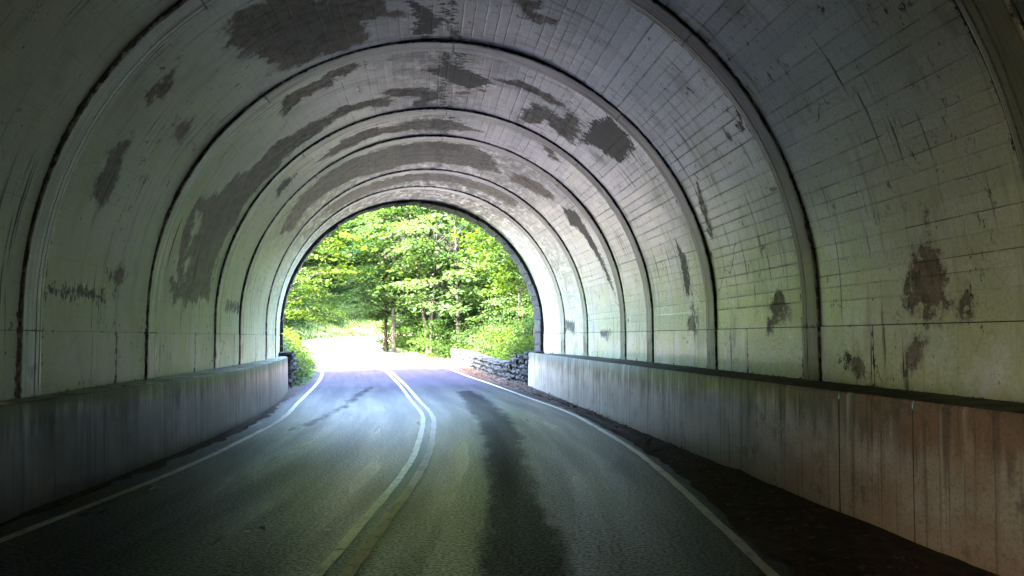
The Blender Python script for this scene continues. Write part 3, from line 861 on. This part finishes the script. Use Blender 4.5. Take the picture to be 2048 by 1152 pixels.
# wooded ridge the tunnel runs through
hx = np.concatenate([[-300, -120, -60, -40, -25], np.arange(-18, 14.1, 1.0), [25, 40, 60, 120, 300]])
hy = np.concatenate([[-32], np.arange(-29, 25.1, 2.5), [25.4]])
X, Y = np.meshgrid(hx, hy, indexing='ij')
Z = 10.6 + 0.3 * np.sin(Y * .3) - np.clip((-11.3 - X) * 0.9, 0, 8.0) - np.clip((X - 8) * 0.5, 0, 8.0)
Z = Z + 0.2 * np.sin(X * 1.1) * np.sin(Y * 0.9)
Z = np.where((X < -250) | (X > 250) | (Y < -250), -3, np.maximum(Z, 1.0))
me = mesh_np('hillside', np.stack([X, Y, Z], -1).reshape(-1, 3), grid_faces(len(hx), len(hy)))
tag(obj('hillside', me, M['ground']), kind='structure')

# kerb at the outside of the bend, past the stone wall
ke, P, me = ribbon('kerb', (3.06, 3.07, 3.24, 3.26), 0.0, M['kerb'], None, idx(42.5), idx(52))
v = np.array([p.co for p in me.vertices]).reshape(-1, 4, 3)
v[:, 1, 2] += 0.10; v[:, 2, 2] += 0.11; v[:, 0, 2] -= 0.02; v[:, 3, 2] -= 0.05
me.vertices.foreach_set('co', v.astype(np.float32).ravel()); me.update()
tag(ke, kind='structure')

# ------------------------------------------------------------------ dry-stone parapets
def stone_meshes(n=12):
    out = []
    for k in range(n):
        g = np.linspace(-0.5, 0.5, 4)
        P, F = [], []
        for ax in range(3):
            for sg in (-1, 1):
                o = len(P)
                for a in g:
                    for b in g:
                        q = [0, 0, 0]; q[ax] = 0.5 * sg; q[(ax + 1) % 3] = a; q[(ax + 2) % 3] = b
                        P.append(q)
                for f in grid_faces(4, 4, o, flip=sg < 0):
                    F.append(tuple(int(z) for z in f))
        P = np.array(P)
        key = {}
        J = np.zeros_like(P)
        for i, p in enumerate(P):
            kk = tuple(np.round(p, 3))
            if kk not in key:
                key[kk] = RNG.normal(0, 0.06, 3)
            J[i] = key[kk]
        # rounded arrises
        m = np.sort(np.abs(P), 1)
        cut = np.where((m[:, 1] > 0.49)[:, None], 0.90, 1.0) * np.where((m[:, 0] > 0.49)[:, None], 0.93, 1.0)
        me = mesh_np('stone', P * cut + J, F, False)
        me.materials.append(M['stone'])
        out.append(me)
    return out
STONES = stone_meshes()

def stone_wall(name, label, pts, top, depth=0.5, back=1.0):
    """courses of field stones along a polyline; back=+1 puts the wall body to the right of its line"""
    pts = catmull(np.array(pts, float), 0.1)
    L = np.concatenate([[0], np.cumsum(np.hypot(*np.diff(pts, axis=0).T))])
    root = empty(name, (float(pts[0, 0]), float(pts[0, 1]), float(road_h(pts[0, 1]))))
    tag(root, label, 'stone wall')
    off = np.array(root.location)
    def at(l):
        p = np.array([np.interp(l, L, pts[:, 0]), np.interp(l, L, pts[:, 1])])
        q = np.array([np.interp(l + .05, L, pts[:, 0]), np.interp(l + .05, L, pts[:, 1])])
        a = np.array([np.interp(l - .05, L, pts[:, 0]), np.interp(l - .05, L, pts[:, 1])])
        t = (q - a) / (np.linalg.norm(q - a) + 1e-9)
        return p, t
    z = -0.06
    n = 0
    while z < max(t for _, t in top):
        ch = RNG.uniform(0.12, 0.25)
        l = RNG.uniform(-0.2, 0.0)
        while l < L[-1]:
            ln = RNG.uniform(0.20, 0.52) * (1.25 if l > L[-1] * 0.45 else 1.0)
            lm = np.clip(l + ln / 2, 0, L[-1])
            tp = np.interp(lm, [a for a, _ in top], [b for _, b in top])
            hh = ch * RNG.uniform(0.9, 1.06)
            cap = z + ch > tp - 0.09
            if z < tp - 0.05:
                p, t = at(lm)
                nr = np.array([t[1], -t[0]]) * back
                dd = depth * (1.12 if cap else RNG.uniform(0.9, 1.05))
                c = p + nr * (dd / 2 - RNG.uniform(0, 0.05) - (0.04 if cap else 0))
                o = bpy.data.objects.new('stone', random.choice(STONES))
                COL.objects.link(o)
                o.parent = root
                lw = ln * (1.5 if cap and random.random() < .4 else 1.0)
                o.location = (c[0] - off[0], c[1] - off[1], float(road_h(p[1])) + z + hh / 2 - off[2])
                o.rotation_euler = (RNG.normal(0, .04), RNG.normal(0, .04), math.atan2(t[1], t[0]) + RNG.normal(0, .05))
                o.scale = (lw * 0.97, dd, hh * 0.97)
                n += 1
            l += ln
        z += ch
    return root

stone_wall('stone_parapet', 'dark stacked stone wall dipping away from the streaked bench wall', [(0.50, 24.45), (-0.45, 28.45), (-1.32, 33.2), (-2.2, 37.2), (-3.05, 40.3)],
           [(0, 0.99), (0.9, 0.96), (1.6, 0.84), (2.6, 0.66), (3.8, 0.54), (5.0, 0.55), (7.0, 0.64), (10.0, 0.62), (13.5, 0.66), (16.5, 0.55)])
stone_wall('stone_parapet', 'short stub of stone wall half buried in yellow-green creepers', [(-6.62, 23.75), (-7.1, 26.0), (-7.6, 28.2), (-8.1, 30.2)],
           [(0, 0.98), (1.2, 0.9), (2.6, 0.7), (4.4, 0.5), (6.5, 0.4)], back=-1.0)

# ------------------------------------------------------------------ guard posts on the inside of the far bend
ORD = 'first second third fourth fifth sixth seventh eighth ninth tenth eleventh twelfth thirteenth fourteenth'.split()
def post_mesh():
    P, F = [], []
    n = 8
    for z, r in ((-0.2, .085), (0.0, .088), (0.30, .082), (0.52, .080), (0.575, .060), (0.585, .0)):
        for k in range(n):
            a = 2 * math.pi * k / n
            P.append((r * math.cos(a), r * math.sin(a), z))
    for r in range(5):
        for k in range(n):
            F.append((r * n + k, r * n + (k + 1) % n, (r + 1) * n + (k + 1) % n, (r + 1) * n + k))
    return mesh_np('guard_post', P, F, True)
post_me = post_mesh()
for k, y in enumerate(np.linspace(53.2, 67.0, 14)):
    i = idx(y)
    p = CL[i] + NR[i] * 3.55
    o = obj('guard_post', post_me, M['wood'], None, (p[0], p[1], float(road_h(CL[i, 1])) - 0.05))
    o.rotation_euler = (RNG.normal(0, .03), RNG.normal(0, .03), RNG.uniform(0, 6))
    s = RNG.uniform(0.9, 1.15)
    o.scale = (s, s, s * (1.2 if k < 2 else 1.0))
    tag(o, ORD[k] + ' wooden guard post of the row inside the far bend, counted from the pale trunk',
        'post', 'guard posts along the far bend')

# ------------------------------------------------------------------ vegetation
def leaf_cloud(name, c, a, n, size, tint, aspect=0.66):
    """diamond leaves: base point c, long axis a, plane normal n (all (N,3))"""
    a = a / (np.linalg.norm(a, axis=1)[:, None] + 1e-9)
    b = np.cross(n, a); b /= (np.linalg.norm(b, axis=1)[:, None] + 1e-9)
    size = np.asarray(size)[:, None] * np.ones((len(c), 1))
    v = np.stack([c, c + a * size * .45 + b * size * aspect * .5, c + a * size, c + a * size * .45 - b * size * aspect * .5], 1)
    me = mesh_np(name, v.reshape(-1, 3), np.arange(len(c) * 4).reshape(-1, 4))
    set_attr(me, 'tint', np.repeat(np.clip(tint, 0, 1), 4))
    return me

def tube(P, R, n=7):
    P, R = np.asarray(P, float), np.asarray(R, float)
    T = np.gradient(P, axis=0); T /= np.linalg.norm(T, axis=1)[:, None] + 1e-9
    ref = np.array([1.0, 0.13, 0.07])
    A = np.cross(T, ref); A /= np.linalg.norm(A, axis=1)[:, None] + 1e-9
    B = np.cross(T, A)
    ang = np.linspace(0, 2 * np.pi, n, endpoint=False)
    V = P[:, None, :] + R[:, None, None] * (np.cos(ang)[None, :, None] * A[:, None, :] + np.sin(ang)[None, :, None] * B[:, None, :])
    F = []
    for r in range(len(P) - 1):
        for k in range(n):
            F.append((r * n + k, r * n + (k + 1) % n, (r + 1) * n + (k + 1) % n, (r + 1) * n + k))
    return V.reshape(-1, 3), F

def tree_meshes(seed, H=14.0, R=4.2, base=0.22, lobes=26, sprays=13, leaves=30, leaf=0.17, trunk=0.20, stems=1, lean=0.0, bare_lean=0.0):
    """returns (trunk mesh, crown mesh); layered sprays hung on limbs"""
    g = np.random.default_rng(seed)
    VT, FT = [], []
    def add(P, Rr, n=7):
        v, f = tube(P, Rr, n)
        o = sum(len(x) for x in VT)
        VT.append(v); FT.extend(tuple(q + o for q in ff) for ff in f)
    stemsP = []
    for s in range(stems):
        az = 2 * math.pi * s / max(stems, 1) + g.uniform(0, 1)
        sp = 0.0 if stems == 1 else g.uniform(0.12, 0.28)
        z = np.linspace(-0.3, H * (0.92 if s == 0 else g.uniform(.6, .85)), 9)
        wob = np.cumsum(g.normal(0, 0.05, (9, 2)), 0)
        P = np.stack([math.cos(az) * (0.12 * (stems > 1) + sp * z) + lean * z + wob[:, 0], math.sin(az) * (0.12 * (stems > 1) + sp * z) + wob[:, 1], z], 1)
        r = trunk * (1 - 0.88 * np.linspace(0, 1, 9) ** 0.9) * (1.0 if stems == 1 else 0.7)
        r[0] *= 1.35
        add(P, r, 8)
        stemsP.append(P)
    C, A, N, SZ, TI = [], [], [], [], []
    for k in range(lobes):
        P = stemsP[k % len(stemsP)]
        f = base + (1 - base) * ((k + g.uniform(0, 1)) / lobes)
        f = min(f, 0.99)
        zc = f * H
        rr = R * (math.sin(math.pi * min(1, (f - base) / (1 - base) * 0.78 + 0.2)) ** 0.7) * g.uniform(0.35, 1.0)
        az = k * 2.39996 + g.uniform(-.5, .5)
        zi = min(zc, P[-1, 2])
        st = np.array([np.interp(zi * 0.82, P[:, 2], P[:, 0]), np.interp(zi * 0.82, P[:, 2], P[:, 1]), zi * 0.82])
        en = np.array([np.interp(zi, P[:, 2], P[:, 0]) + rr * math.cos(az), np.interp(zi, P[:, 2], P[:, 1]) + rr * math.sin(az), zc + g.uniform(-.2, .4)])
        mid = 0.5 * (st + en) + np.array([0, 0, 0.10 * rr]) + g.normal(0, .12, 3)
        rad = trunk * 0.34 * (1 - 0.6 * f)
        add(np.array([st, 0.5 * (st + mid) + g.normal(0, .05, 3), mid, 0.5 * (mid + en), en]), np.array([rad, rad * .85, rad * .6, rad * .4, rad * .15]), 5)
        lt = g.uniform(0, 1)
        for q in range(sprays):
            c = en + g.normal(0, 1, 3) * np.array([0.20, 0.20, 0.075]) * R * g.uniform(0.6, 1.1)
            out = c - np.array([np.interp(zi, P[:, 2], P[:, 0]), np.interp(zi, P[:, 2], P[:, 1]), c[2]])
            out = out / (np.linalg.norm(out) + 1e-6)
            sr = g.uniform(0.45, 0.85)
            a = g.uniform(0, 2 * np.pi, leaves); r = sr * np.sqrt(g.uniform(0, 1, leaves))
            off = np.stack([r * np.cos(a), r * np.sin(a), -0.30 * r * r + g.normal(0, .05, leaves)], 1)
            off[:, 2] -= 0.22 * (off[:, 0] * out[0] + off[:, 1] * out[1])
            nn = np.array([0.35 * out[0], 0.35 * out[1], 1.0]) + g.normal(0, 0.33, (leaves, 3))
            aa = np.stack([np.cos(a), np.sin(a), -0.25 + 0 * a], 1) + g.normal(0, .4, (leaves, 3))
            C.append(c + off); A.append(aa); N.append(nn)
            SZ.append(leaf * g.uniform(0.7, 1.25, leaves)); TI.append(np.clip(0.45 * lt + 0.30 * g.random() + g.uniform(0, 0.3, leaves), 0, 1))
    crown = leaf_cloud('crown', np.vstack(C), np.vstack(A), np.vstack(N), np.concatenate(SZ), np.concatenate(TI))
    tm = mesh_np('trunk', np.vstack(VT), FT, True)
    return tm, crown

KINDS = {
    'tall': tree_meshes(1, 17, 4.6, 0.20, 44, 12, 30, 0.27, 0.24),
    'tall_b': tree_meshes(2, 18, 4.2, 0.22, 44, 12, 30, 0.26, 0.22),
    'round': tree_meshes(3, 13, 4.8, 0.14, 42, 12, 30, 0.25, 0.20),
    'layered': tree_meshes(4, 12, 4.0, 0.20, 36, 11, 32, 0.22, 0.15),
    'multi': tree_meshes(5, 11, 3.8, 0.36, 38, 10, 30, 0.21, 0.17, stems=4),
    'slim': tree_meshes(6, 9, 2.3, 0.30, 22, 9, 28, 0.14, 0.085),
    'leaning': tree_meshes(8, 10, 3.0, 0.34, 30, 10, 30, 0.20, 0.15, lean=-0.34),
    'bush': tree_meshes(9, 2.6, 1.7, 0.05, 18, 8, 26, 0.13, 0.05, stems=3),
    'bush_b': tree_meshes(10, 1.7, 1.4, 0.02, 16, 8, 24, 0.11, 0.04, stems=3),
}

BATCH = {}
def plant(name, kind, x, y, label, cat='tree', group=None, leaf='leaf_mid', bark='bark_brown', s=1.0, rot=None, sz=None, lean=None):
    z = float(ground_h(np.array([x]), np.array([y]))[0])
    root = empty(name, (x, y, z - 0.05))
    root.rotation_euler = (0, 0, RNG.uniform(0, 6.28) if rot is None else rot)
    root.scale = (s, s, s if sz is None else sz)
    tag(root, label, cat, group)
    if group:
        BATCH.setdefault((group, leaf), []).append((x / y, root))
    tm, cm = KINDS[kind]
    for nm, me, m in (('trunk' if cat == 'tree' else 'stem', tm, bark), ('crown' if cat == 'tree' else 'foliage', cm, leaf)):
        o = obj(nm, me, None, root)
        if not me.materials:
            me.materials.append(M[m])
        o.material_slots[0].link = 'OBJECT'
        o.material_slots[0].material = M[m]
    return root

# trees one can tell apart
T = plant
T('maple_tree', 'tall', -7.15, 48.2, 'tall tree with pale grey trunk standing beside the guard posts', leaf='leaf_pale', bark='bark_grey', s=0.62, rot=0.4)
ivy_tree = T('maple_tree', 'tall_b', -7.75, 48.9, 'ivy-clad trunk standing close against the pale grey trunk', leaf='leaf_mid', bark='bark_brown', s=0.58, rot=2.0)
T('maple_tree', 'multi', -4.75, 46.5, 'dark tree forking into four slender stems behind the stone wall', leaf='leaf_mid', bark='bark_dark', s=1.05, rot=0.9)
T('maple_tree', 'layered', -3.0, 44.5, 'straight dark-trunked tree behind the low end of the stone wall', leaf='leaf_pale', bark='bark_dark', s=1.0, rot=4.0)
T('maple_tree', 'leaning', -2.6, 47.5, 'dark slanting tree between the straight dark trunk and the saplings', leaf='leaf_mid', bark='bark_dark', s=0.95, rot=3.3)
T('maple_tree', 'tall', -0.9, 53.0, 'brown-trunked tree rising behind the thin saplings', leaf='leaf_deep', bark='bark_brown', s=0.64, rot=1.2)
T('sapling', 'slim', 0.15, 40.5, 'thin sapling over the dip of the stone wall', leaf='leaf_pale', bark='bark_dark', s=0.8, rot=0.3)
T('sapling', 'slim', 0.65, 42.5, 'thin sapling closest to the tunnel mouth on the stone wall side', leaf='leaf_lime', bark='bark_brown', s=0.95, rot=2.3)
T('maple_tree', 'leaning', 2.15, 32.5, 'near tree leaning in over the stone wall with a bare slanting limb', leaf='leaf_lime', bark='bark_brown', s=0.92, rot=0.0)
T('maple_tree', 'round', -12.6, 44.0, 'bright yellow-green tree overhanging the creeper-covered bank', leaf='leaf_lime', bark='bark_brown', s=0.82, rot=1.0)
T('maple_tree', 'layered', -17.5, 54.0, 'lime green layered tree on the bank behind the overhanging one', leaf='leaf_lime', bark='bark_grey', s=1.1, rot=2.4)
T('maple_tree', 'tall_b', -14.5, 84.0, 'tree with a pale trunk at the foot of the grass bank, near its middle', leaf='leaf_deep', bark='bark_grey', s=1.0, rot=3.0)
T('maple_tree', 'tall', -22.5, 79.0, 'thick pale-trunked tree at the shaded end of the grass bank', leaf='leaf_mid', bark='bark_grey', s=1.05, rot=0.1)
# the mass behind
gw = 'trees of the wood above the grass bank'
for x, y, k, l, b, s in ((-26, 76, 'tall_b', 'leaf_lime', 'bark_brown', 1.0), (-20, 83, 'tall', 'leaf_mid', 'bark_brown', 1.0), (-18.5, 90, 'tall_b', 'leaf_deep', 'bark_grey', 1.15),
                         (-25, 90, 'tall', 'leaf_pale', 'bark_brown', 1.2), (-12, 89, 'round', 'leaf_pale', 'bark_brown', 1.2), (-9.5, 86, 'tall_b', 'leaf_deep', 'bark_brown', 1.1),
                         (-6, 88, 'tall', 'leaf_mid', 'bark_grey', 1.1), (-30, 86, 'tall', 'leaf_deep', 'bark_brown', 1.1), (-15, 98, 'tall', 'leaf_pale', 'bark_brown', 1.35),
                         (-23, 99, 'tall_b', 'leaf_mid', 'bark_brown', 1.3), (-7, 97, 'tall_b', 'leaf_pale', 'bark_brown', 1.3), (-31, 98, 'tall', 'leaf_mid', 'bark_brown', 1.3),
                         (-2, 92, 'tall', 'leaf_mid', 'bark_brown', 1.2), (3, 95, 'tall_b', 'leaf_pale', 'bark_brown', 1.25), (8, 92, 'tall', 'leaf_mid', 'bark_brown', 1.2),
                         (-23.5, 82.5, 'round', 'leaf_mid', 'bark_grey', 1.25), (-17, 84.5, 'round', 'leaf_lime', 'bark_brown', 1.3), (-28, 91, 'round', 'leaf_lime', 'bark_brown', 1.5),
                         (-21, 93, 'round', 'leaf_mid', 'bark_brown', 1.55), (-26.5, 82, 'tall', 'leaf_mid', 'bark_brown', 1.15), (-12.5, 93.5, 'tall', 'leaf_mid', 'bark_grey', 1.25)):
    T('forest_tree', k, x, y, 'leafy tree crowded in the wood above the far grass bank', group=gw, leaf=l, bark=b, s=s * 0.86)
gr = 'trees of the wood behind the stone wall'
for x, y, k, l, b, s in ((-6.2, 56, 'round', 'leaf_pale', 'bark_brown', 1.0), (-3.4, 55, 'tall', 'leaf_pale', 'bark_brown', 0.85), (1.6, 52, 'round', 'leaf_mid', 'bark_dark', 0.95),
                         (0.8, 60, 'tall_b', 'leaf_lime', 'bark_brown', 0.95), (4.0, 47, 'layered', 'leaf_lime', 'bark_brown', 1.0), (-5.0, 63, 'tall', 'leaf_mid', 'bark_brown', 1.0),
                         (-1.5, 66, 'tall_b', 'leaf_pale', 'bark_dark', 1.05), (4.5, 64, 'tall', 'leaf_pale', 'bark_brown', 1.1), (3.2, 39.5, 'layered', 'leaf_pale', 'bark_dark', 0.85)):
    T('forest_tree', k, x, y, 'leafy tree crowded in the wood behind the stone wall', group=gr, leaf=l, bark=b, s=s * (0.66 if k.startswith('tall') else 0.80))
gs = 'bushes under the trees behind the stone wall'
for x, y, k, l, s in ((-4.0, 43.5, 'bush', 'leaf_mid', .8), (-2.2, 42.3, 'bush_b', 'leaf_pale', 1.0), (-1.0, 40.2, 'bush', 'leaf_pale', .85), (0.1, 36.8, 'bush_b', 'leaf_lime', 1.1),
                      (1.0, 35.0, 'bush', 'leaf_pale', .8), (1.4, 38.5, 'bush', 'leaf_mid', 1.0), (0.6, 31.6, 'bush_b', 'leaf_lime', .8), (1.9, 29.5, 'bush_b', 'leaf_mid', 1.0),
                      (-5.8, 47.5, 'bush', 'leaf_mid', .8), (-3.2, 48.5, 'bush', 'leaf_deep', 1.2), (-0.2, 45.5, 'bush', 'leaf_pale', 1.3), (2.0, 45, 'bush', 'leaf_mid', 1.5), (-6.5, 52, 'bush', 'leaf_mid', 1.2),
                      (-4.6, 53, 'bush', 'leaf_deep', 1.3), (-1.8, 51, 'bush', 'leaf_pale', 1.5), (1.0, 49, 'bush', 'leaf_mid', 1.6), (-8.2, 54.5, 'bush_b', 'leaf_mid', 1.2)):
    T('bush', k, x, y, 'leafy undergrowth bush beneath the trees behind the stone wall', 'bush', gs, l, 'bark_dark', s)
gl = 'bushes crowding the outer edge of the far bend'
for k, y in enumerate(np.linspace(55, 72, 12)):
    i = idx(y) if y < 66 else int(np.argmin(np.abs(CL[:, 1] - y) + np.abs(CL[:, 0] + 12) * .2))
    p = CL[i] - NR[i] * RNG.uniform(6.0, 7.2)
    T('bush', 'bush', float(p[0]), float(p[1]), 'dark green bush on the bank along the outer edge of the far bend', 'bush', gl, 'leaf_deep' if k % 3 else 'leaf_mid', 'bark_dark', RNG.uniform(0.9, 1.5))
for x, y, k, l, s in ((-22.5, 66, 'tall', 'leaf_lime', .8), (-24, 71, 'tall_b', 'leaf_mid', .85), (-21.5, 73.5, 'round', 'leaf_lime', 1.0), (-19.0, 76.5, 'tall', 'leaf_deep', .9), (-20.5, 60, 'round', 'leaf_mid', .85)):
    T('forest_tree', k, x, y, 'leafy tree crowded in the wood above the far grass bank', group=gw, leaf=l, bark='bark_brown', s=s)
gb = 'dark bushes at the foot of the far wood'
for x in np.arange(-27, 2, 2.3):
    yy = 79.5 + 0.10 * (x + 13) + RNG.uniform(-1, 1) - (3.5 if x < -19 else 0)
    T('bush', 'bush', float(x), float(yy), 'shaded bush at the top edge of the far grass bank', 'bush', gb, 'leaf_deep', 'bark_dark', RNG.uniform(1.0, 1.6))

# tell the crowded ones apart by hue and by their order across the view
ORDW = ORD + 'fifteenth sixteenth seventeenth eighteenth'.split()
HUE = dict(leaf_mid='mid green', leaf_deep='deep green', leaf_lime='yellow-green', leaf_pale='pale green')
PLACE = {gw: 'tree of the wood above the far grass bank', gr: 'tree of the wood behind the stone wall', gs: 'bush under the trees behind the stone wall',
         gl: 'bush on the outer edge of the far bend', gb: 'bush at the top of the far grass bank'}
for (grp, lf), items in BATCH.items():
    items.sort(key=lambda q: q[0])
    for k, (_, r) in enumerate(items):
        r['label'] = HUE[lf] + ' ' + PLACE[grp] + ('' if len(items) == 1 else ', ' + ORDW[k] + ' from left')

# the vine-covered stump by the tunnel mouth
P = np.array([(0, 0, -.2), (-.05, 0, .4), (-.22, .02, 1.0), (-.30, 0, 1.7), (-.18, .03, 2.3), (-.02, 0, 2.6)])
v, f = tube(P, np.array([.42, .36, .30, .27, .18, .05]), 10)
v = v + RNG.normal(0, .025, v.shape)
z0 = float(ground_h(np.array([1.35]), np.array([31.0]))[0])
st = obj('tree_stump', mesh_np('tree_stump', v, f, True), M['bark_brown'], None, (1.35, 31.0, z0))
tag(st, 'broken brown stump leaning beside the tunnel mouth', 'stump')
g = np.random.default_rng(5)
n = 240
zz = g.uniform(0.1, 2.5, n); a = g.uniform(0, 6.28, n)
cx = np.interp(zz, P[:, 2], P[:, 0]); rr = np.interp(zz, P[:, 2], [.42, .36, .30, .27, .18, .05]) + .02
c = np.stack([cx + rr * np.cos(a), rr * np.sin(a), zz], 1)
o = obj('vine', leaf_cloud('vine', c, np.stack([np.cos(a), np.sin(a), -0.8 + 0 * a], 1) + g.normal(0, .3, (n, 3)), np.stack([np.cos(a), np.sin(a), .6 + 0 * a], 1), g.uniform(.08, .15, n), g.random(n)), M['leaf_lime'], st)
# ivy on the second trunk of the pair
n = 900
zz = g.uniform(0.0, 6.0, n) ** 1.0; a = g.uniform(0, 6.28, n)
tp = np.array([q.co for q in KINDS['tall_b'][0].vertices])[:72].reshape(9, 8, 3).mean(1)
c = np.stack([np.interp(zz, tp[:, 2], tp[:, 0]) + .32 * np.cos(a), np.interp(zz, tp[:, 2], tp[:, 1]) + .32 * np.sin(a), zz], 1)
obj('ivy', leaf_cloud('ivy', c, np.stack([np.cos(a), np.sin(a), -0.9 + 0 * a], 1) + g.normal(0, .3, (n, 3)), np.stack([np.cos(a), np.sin(a), .5 + 0 * a], 1), g.uniform(.10, .18, n), g.random(n)), M['leaf_deep'], ivy_tree)

# ------------------------------------------------------------------ ground cover, grass, litter
def scatter_leaves(name, n, xy_fn, size, hgt, mat, label, cat, up=0.6, seed=3, kindness='stuff', aspect=0.6):
    g = np.random.default_rng(seed)
    x, y = xy_fn(g, n)
    z = ground_h(x, y)
    a = g.uniform(0, 6.28, len(x))
    hh = hgt * g.random(len(x)) ** 1.3
    clump = 0.5 + 0.5 * np.sin(x * 2.1 + 3 * np.sin(y * 1.3)) * np.sin(y * 1.9)
    c = np.stack([x, y, z + hh * (0.4 + clump)], 1)
    A = np.stack([np.cos(a), np.sin(a), g.normal(up, .35, len(x))], 1)
    N = np.stack([g.normal(0, .35, len(x)), g.normal(0, .35, len(x)) - .15, np.ones(len(x))], 1)
    me = leaf_cloud(name, c, A, N, size * g.uniform(.6, 1.3, len(x)), np.clip(.45 * clump + g.uniform(0, .6, len(x)), 0, 1), aspect)
    o = obj(name, me, M[mat])
    tag(o, label, cat, None, kindness)
    return o

def along(y0, y1, d0, d1):
    def fn(g, n):
        i0, i1 = idx(y0), idx(y1)
        i = g.integers(i0, i1, n); d = g.uniform(d0, d1, n)
        p = CL[i] + NR[i] * d[:, None] + g.normal(0, .1, (n, 2))
        m = p[:, 1] > 24.6
        return p[m, 0], p[m, 1]
    return fn
scatter_leaves('creepers', 34000, along(24.6, 56, -9.0, -3.1), 0.15, 0.85, 'leaf_lime', 'sunlit yellow-green creepers covering the roadside bank', 'creepers', 0.3, 21)
scatter_leaves('creepers', 1600, along(24.6, 29, -3.9, -3.1), 0.07, 0.16, 'leaf_lime', 'bright green weeds spilling onto the road edge below the stub wall', 'weeds', 0.5, 22)
scatter_leaves('undergrowth', 14000, along(26, 52, 4.2, 11.0), 0.12, 0.45, 'leaf_mid', 'low leafy undergrowth on the ground behind the stone wall', 'undergrowth', 0.3, 23)
scatter_leaves('grass', 16000, along(52, len(CL) and 74, -8.0, -3.2), 0.26, 0.05, 'leaf_deep', 'mown green grass on the bank across the far bend', 'grass', 1.6, 24, aspect=0.12)
scatter_leaves('grass', 7000, along(44, 68, 3.4, 6.2), 0.22, 0.04, 'leaf_lime', 'sunlit grass inside the bend around the guard posts', 'grass', 1.6, 25, aspect=0.12)

def far_xy(g, n):
    i0 = int(np.argmin(np.abs(CL[:, 0] + 11.4) + np.abs(CL[:, 1] - 69) * 3)); i1 = len(CL) - 1
    i = g.integers(i0, i1, n); d = g.uniform(-8.0, -3.2, n)
    p = CL[i] + NR[i] * d[:, None]
    return p[:, 0], p[:, 1]
scatter_leaves('grass', 14000, far_xy, 0.26, 0.05, 'leaf_deep', 'green grass bank rising behind the road where it turns away', 'grass', 1.6, 26, aspect=0.12)

g = np.random.default_rng(77)
n = 60000
hx, hy = g.uniform(-55, 25, n), g.uniform(98, 150, n)
lump = 5 + 3.0 * np.sin(hx * .55 + 2 * np.sin(hy * .2)) * np.sin(hy * .5 + hx * .13)
hc = np.stack([hx, hy, ground_h(hx, hy) + lump * g.random(n) ** .4 + g.normal(0, .6, n)], 1)
me = leaf_cloud('distant_woodland', hc, g.normal(0, 1, (n, 3)), np.array([0, -.7, 1.0]) + g.normal(0, .5, (n, 3)), g.uniform(.5, 1.0, n), np.clip(.3 + .1 * (lump - 5) / 3 + g.uniform(0, .5, n), 0, 1))
tag(obj('distant_woodland', me, M['leaf_mid']), 'wooded slope closing the view beyond the nearer trees', 'woodland', None, 'stuff')

def litter_xy(g, n):
    i = g.integers(idx(15), idx(42), n)
    d = 3.02 + np.abs(g.normal(0, .35, n))
    p = CL[i] + NR[i] * np.minimum(d, 3.9)[:, None]
    return p[:, 0], p[:, 1]
def litter(name, n, fn, seed, label):
    g = np.random.default_rng(seed)
    x, y = fn(g, n)
    a = g.uniform(0, 6.28, n)
    c = np.stack([x, y, road_h(y) + .02 + .02 * g.random(n)], 1)
    me = leaf_cloud(name, c, np.stack([np.cos(a), np.sin(a), g.normal(.05, .2, n)], 1), np.stack([g.normal(0, .3, n), g.normal(0, .3, n), np.ones(n)], 1), g.uniform(.03, .085, n), g.random(n), 0.7)
    tag(obj(name, me, M['litter']), label, 'leaf litter', None, 'stuff')
litter('leaf_litter', 3000, litter_xy, 31, 'reddish dead leaves lying along the foot of the stone wall')
def litter2_xy(g, n):
    i = g.integers(idx(3), idx(20), n)
    d = 3.0 + np.abs(g.normal(.2, .3, n))
    p = CL[i] + NR[i] * d[:, None]
    return p[:, 0], p[:, 1]
litter('leaf_litter', 900, litter2_xy, 32, 'dark dead leaves scattered in the gutter below the streaked bench wall')
# windscreen splats modelled as leaf-shaped pieces lying on the wet lane
for (x, y, s, r, lab) in ((-1.98, 6.39, .11, .6, 'larger pale windscreen splat set on the wet lane across the centre line'), (-2.06, 6.27, .06, 2.2, 'small pale windscreen splat beside the larger one on the lane'),
                          (-1.45, 6.31, .07, 2.5, 'narrow pale windscreen splat set just across the double centre line')):
    P = np.array([(0, -.5, 0), (.22, -.2, .03), (.30, .1, .05), (.12, .35, .03), (0, .55, .06), (-.14, .3, .02), (-.28, .05, .05), (-.2, -.25, .02), (0, 0, .0)])
    P = np.vstack([P, P - np.array([0, 0, .02])])
    F = [(k, (k + 1) % 8, 8) for k in range(8)] + [(9 + (k + 1) % 8, 9 + k, 17) for k in range(8)] + [(k, 9 + k, 9 + (k + 1) % 8, (k + 1) % 8) for k in range(8)]
    o = obj('windscreen_splat', mesh_np('windscreen_splat', P * s, F), M['pale_splat'], None, (x, y, .008))
    o.rotation_euler = (0, 0, r)
    tag(o, lab, 'leaf')  # windscreen splat, filed under leaf
